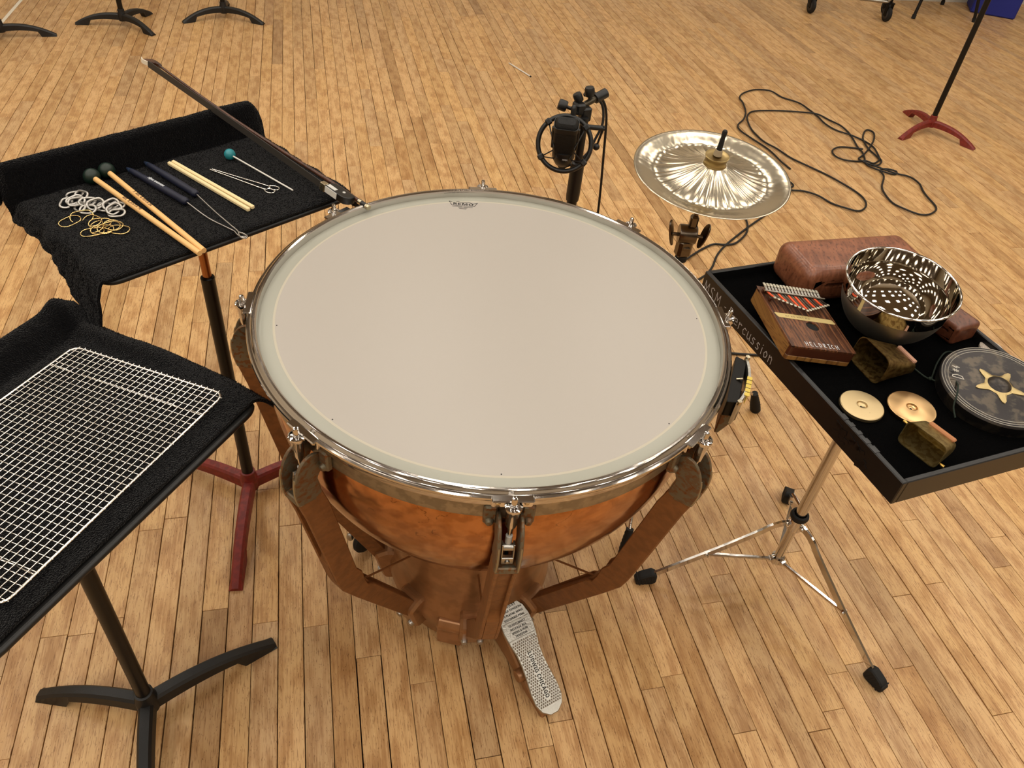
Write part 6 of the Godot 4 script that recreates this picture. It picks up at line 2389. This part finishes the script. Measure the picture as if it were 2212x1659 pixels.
func build_cables() -> void:
	var a := [1.251, -3.713, 1.215, -3.780, 1.175, -3.910, 1.095, -4.037, 1.055, -4.112, 1.053, -4.183, 1.095, -4.267, 1.126, -4.388, 1.126, -4.506, 1.119, -4.584, 1.147, -4.655, 1.215, -4.728, 1.277, -4.758, 1.332, -4.743, 1.385, -4.675, 1.469, -4.608, 1.515, -4.521, 1.544, -4.433, 1.563, -4.345, 1.608, -4.275, 1.684, -4.217, 1.745, -4.164, 1.769, -4.085, 1.767, -3.970, 1.764, -3.922, 1.733, -3.875, 1.698, -3.874, 1.661, -3.895, 1.649, -3.932, 1.671, -3.961, 1.720, -4.039, 1.790, -4.176, 1.822, -4.281, 1.811, -4.327, 1.779, -4.305, 1.744, -4.215, 1.732, -4.126, 1.737, -4.060, 1.756, -3.984, 1.759, -3.945, 1.717, -3.894, 1.678, -3.908, 1.640, -3.898, 1.567, -3.887, 1.526, -3.923, 1.523, -3.987, 1.568, -4.040, 1.646, -4.061, 1.701, -4.051]
	single("floor_cable", floor_cable(a, 0.0045, 0.004), M.cable_black, "black cable coiled in loops on the floor, its wide curve passing behind the cymbal", "cable", Vector3(1.5, 0, -4.2), "black cables on the floor")
	var b := [1.204, -3.571, 1.221, -3.554, 1.229, -3.528, 1.202, -3.487, 1.213, -3.476, 1.273, -3.484, 1.331, -3.451, 1.384, -3.397, 1.439, -3.358, 1.500, -3.347, 1.544, -3.396, 1.556, -3.465, 1.536, -3.541, 1.476, -3.624, 1.415, -3.710, 1.344, -3.767, 1.276, -3.842, 1.221, -3.931, 1.162, -4.005, 1.124, -4.132, 1.116, -4.255, 1.135, -4.353, 1.181, -4.405, 1.314, -4.453, 1.442, -4.471, 1.544, -4.471, 1.601, -4.411, 1.652, -4.333, 1.678, -4.250, 1.678, -4.163, 1.679, -4.078, 1.688, -4.014, 1.682, -3.948, 1.675, -3.868, 1.723, -3.811, 1.794, -3.792, 1.811, -3.823, 1.766, -3.842, 1.728, -3.817, 1.727, -3.745, 1.687, -3.634, 1.677, -3.548, 1.694, -3.471, 1.736, -3.416, 1.791, -3.384, 1.838, -3.392, 1.886, -3.438, 1.904, -3.495, 1.890, -3.572, 1.892, -3.642, 1.894, -3.714, 1.867, -3.780, 1.804, -3.802, 1.732, -3.844, 1.692, -3.880]
	single("floor_cable", floor_cable(b, 0.0045, 0.004), M.cable_black, "black cable looping across the floor between the cymbal and the red stand base", "cable", Vector3(1.5, 0, -3.8), "black cables on the floor")
	var c := [0.945, -3.184, 0.943, -3.142, 0.943, -3.086, 0.924, -3.012, 0.868, -2.924, 0.818, -2.902, 0.770, -2.892, 0.719, -2.848, 0.666, -2.780, 0.620, -2.722, 0.565, -2.643]
	single("floor_cable", floor_cable(c, 0.0045, 0.003), M.cable_black, "black cable curving from under the cymbal towards the drum rim", "cable", Vector3(0.8, 0, -2.9), "black cables on the floor")
	var d := [1.083, -3.266, 1.028, -3.187, 0.946, -3.079, 0.875, -2.978, 0.817, -2.891, 0.776, -2.811, 0.747, -2.722, 0.718, -2.662, 0.688, -2.623, 0.639, -2.562, 0.56, -2.46, 0.50, -2.30, 0.52, -2.20, 0.586, -2.161, 0.717, -2.167, 0.791, -2.170, 0.915, -2.178, 1.041, -2.155, 1.168, -2.080]
	single("floor_cable", floor_cable(d, 0.0045, 0.001), M.cable_black, "black cable running past the tray corner and on beneath the tray", "cable", Vector3(0.8, 0, -2.7), "black cables on the floor")

# ------------------------------------------------------------------ things along the back of the hall
func build_background() -> void:
	# cart of chrome tube on castors
	var ct := thing("tube_cart", "bent chrome tube frame of a cart on black castors near the back wall", "cart", Vector3(2.22, 0, -6.56))
	var ca := Vector3(1.932, 0, -6.526)
	var cb := Vector3(2.515, 0, -6.539)
	var back := Vector3(0.05, 0, -0.20)
	var s := Shape.new()
	var e := (cb - ca).normalized()
	s.tube(smooth_path([ca + Vector3(0.00, 0.34, 0) , ca + Vector3(0.00, 0.20, 0), ca + Vector3(0.05, 0.150, 0), cb + Vector3(-0.08, 0.135, 0), cb + Vector3(-0.02, 0.150, 0), cb + Vector3(0.01, 0.22, -0.01), cb + Vector3(0.02, 0.42, -0.02)], false, 5), 0.011, 10)
	part("front_tube", s, M.cart_steel, ct)
	s = Shape.new()
	for q in [ca, cb]:
		s.tube([q + Vector3(0, 0.16, 0), q + back + Vector3(0, 0.16, 0)], 0.010, 10)
	s.tube([ca + back + Vector3(0, 0.16, 0), cb + back + Vector3(0, 0.16, 0)], 0.010, 10)
	part("base_tube", s, M.cart_steel, ct)
	for q in [ca, cb, ca + back, cb + back]:
		s = Shape.new()
		s.lathe(along(Vector3(0.96, 0, -0.28), q + Vector3(0, 0.052, 0)), [Vector2(0, 0.015), Vector2(0.042, 0.015), Vector2(0.051, 0.009), Vector2(0.052, 0.0), Vector2(0.051, -0.009), Vector2(0.042, -0.015), Vector2(0, -0.015)], 24)
		var w := part("castor_wheel", s, M.rubber, ct)
		s = Shape.new()
		for k in [-1.0, 1.0]:
			s.lathe(along(Vector3(0.96, 0, -0.28) * k, q + Vector3(0, 0.052, 0) + Vector3(0.96, 0, -0.28) * 0.015 * k), [Vector2(0, 0.003), Vector2(0.030, 0.002), Vector2(0.033, 0.0)], 18)
		part("wheel_disc", s, M.wheel_grey, w)
		s = Shape.new()
		for k in [-1.0, 1.0]:
			s.box(Transform3D(Basis(Vector3.UP, 0.285), q + Vector3(0, 0.085, 0) + Vector3(0.96, 0, -0.28) * 0.021 * k), Vector3(0.003, 0.09, 0.03), 0.0)
		s.box(Transform3D(Basis(Vector3.UP, 0.285), q + Vector3(0, 0.130, 0)), Vector3(0.05, 0.008, 0.04), 0.002)
		s.tube([q + Vector3(0, 0.13, 0), q + Vector3(0, 0.165, 0)], 0.008, 8)
		part("castor_fork", s, M.dark_steel, w)
	# black chair whose legs show
	var f1 := Vector3(2.790, 0, -6.711)
	var f2 := Vector3(3.305, 0, -6.810)
	var r2 := Vector3(3.196, 0, -7.236)
	var r1 := Vector3(2.690, 0, -7.140)
	var mid := (f1 + f2 + r1 + r2) * 0.25
	var ch := thing("chair", "black chair with splayed tube legs in front of the back wall", "chair", mid)
	for q in [f1, f2, r1, r2]:
		var inn: Vector3 = (mid - q) * 0.28
		s = Shape.new()
		s.tube([q + Vector3(0, 0.006, 0), q + inn + Vector3(0, 0.44, 0)], 0.0125, 10)
		var lg := part("leg", s, M.tube_black, ch)
		s = Shape.new()
		s.tube([q + Vector3(0, 0.001, 0), q + inn * 0.06 + Vector3(0, 0.03, 0)], 0.016, 10)
		part("leg_cap", s, M.rubber, lg)
	s = Shape.new()
	s.round_box(Transform3D(Basis(Vector3.UP, 0.19), mid + Vector3(0, 0.455, 0)), Vector3(0.42, 0.035, 0.40), 0.015, 6)
	part("seat", s, M.stand_black, ch)
	s = Shape.new()
	s.round_box(Transform3D(Basis(Vector3.UP, 0.19), mid + Vector3(0.04, 0.76, -0.20)), Vector3(0.40, 0.30, 0.03), 0.014, 6)
	s.tube([mid + Vector3(-0.12, 0.45, -0.16), mid + Vector3(-0.12, 0.70, -0.19)], 0.011, 8)
	s.tube([mid + Vector3(0.20, 0.45, -0.22), mid + Vector3(0.20, 0.70, -0.25)], 0.011, 8)
	part("backrest", s, M.stand_black, ch)
	# blue box
	var bc := (Vector3(3.375, 0, -7.28) + Vector3(3.454, 0, -7.02) + Vector3(3.781, 0, -7.095) + Vector3(3.702, 0, -7.355)) * 0.25
	var bx := thing("blue_bin", "plain bright blue bin on the floor behind the red music stand", "bin", bc)
	s = Shape.new()
	var bt := Transform3D(Basis(Vector3.UP, -0.25), bc)
	s.box(bt * Transform3D(Basis.IDENTITY, Vector3(0, 0.19, 0)), Vector3(0.345, 0.38, 0.275), 0.010)
	part("body", s, M.box_blue, bx)
	s = Shape.new()
	s.box(bt * Transform3D(Basis.IDENTITY, Vector3(0, 0.385, 0)), Vector3(0.37, 0.03, 0.30), 0.008)
	part("rim", s, M.box_blue, bx)
	# strip of white tape and a pencil on the floor
	s = Shape.new()
	var ta := Vector3(-3.100, 0, -4.390)
	var tb := Vector3(-3.262, 0, -5.000)
	var td := (tb - ta).normalized()
	s.box(Transform3D(Basis(td, Vector3.UP, td.cross(Vector3.UP)), (ta + tb) * 0.5 + Vector3(0, 0.0006, 0)), Vector3(ta.distance_to(tb), 0.0006, 0.020))
	single("floor_tape", s, M.tape_white, "narrow strip of white tape stuck to the floor boards", "tape", ta)
	s = Shape.new()
	var pa := Vector3(-0.244, 0.0045, -4.718)
	var pb := Vector3(-0.104, 0.0045, -4.545)
	var pd := (pb - pa).normalized()
	s.tube([pa, pa + pd * 0.016, pb], [0.0008, 0.0042, 0.0042], 6)
	var pn := single("pencil", s, M.white_rod, "white pencil lying alone on the floor boards", "pencil", pa)
	s = Shape.new()
	s.tube([pb, pb + pd * 0.009], 0.0040, 8)
	part("eraser", s, M.rubber, pn)
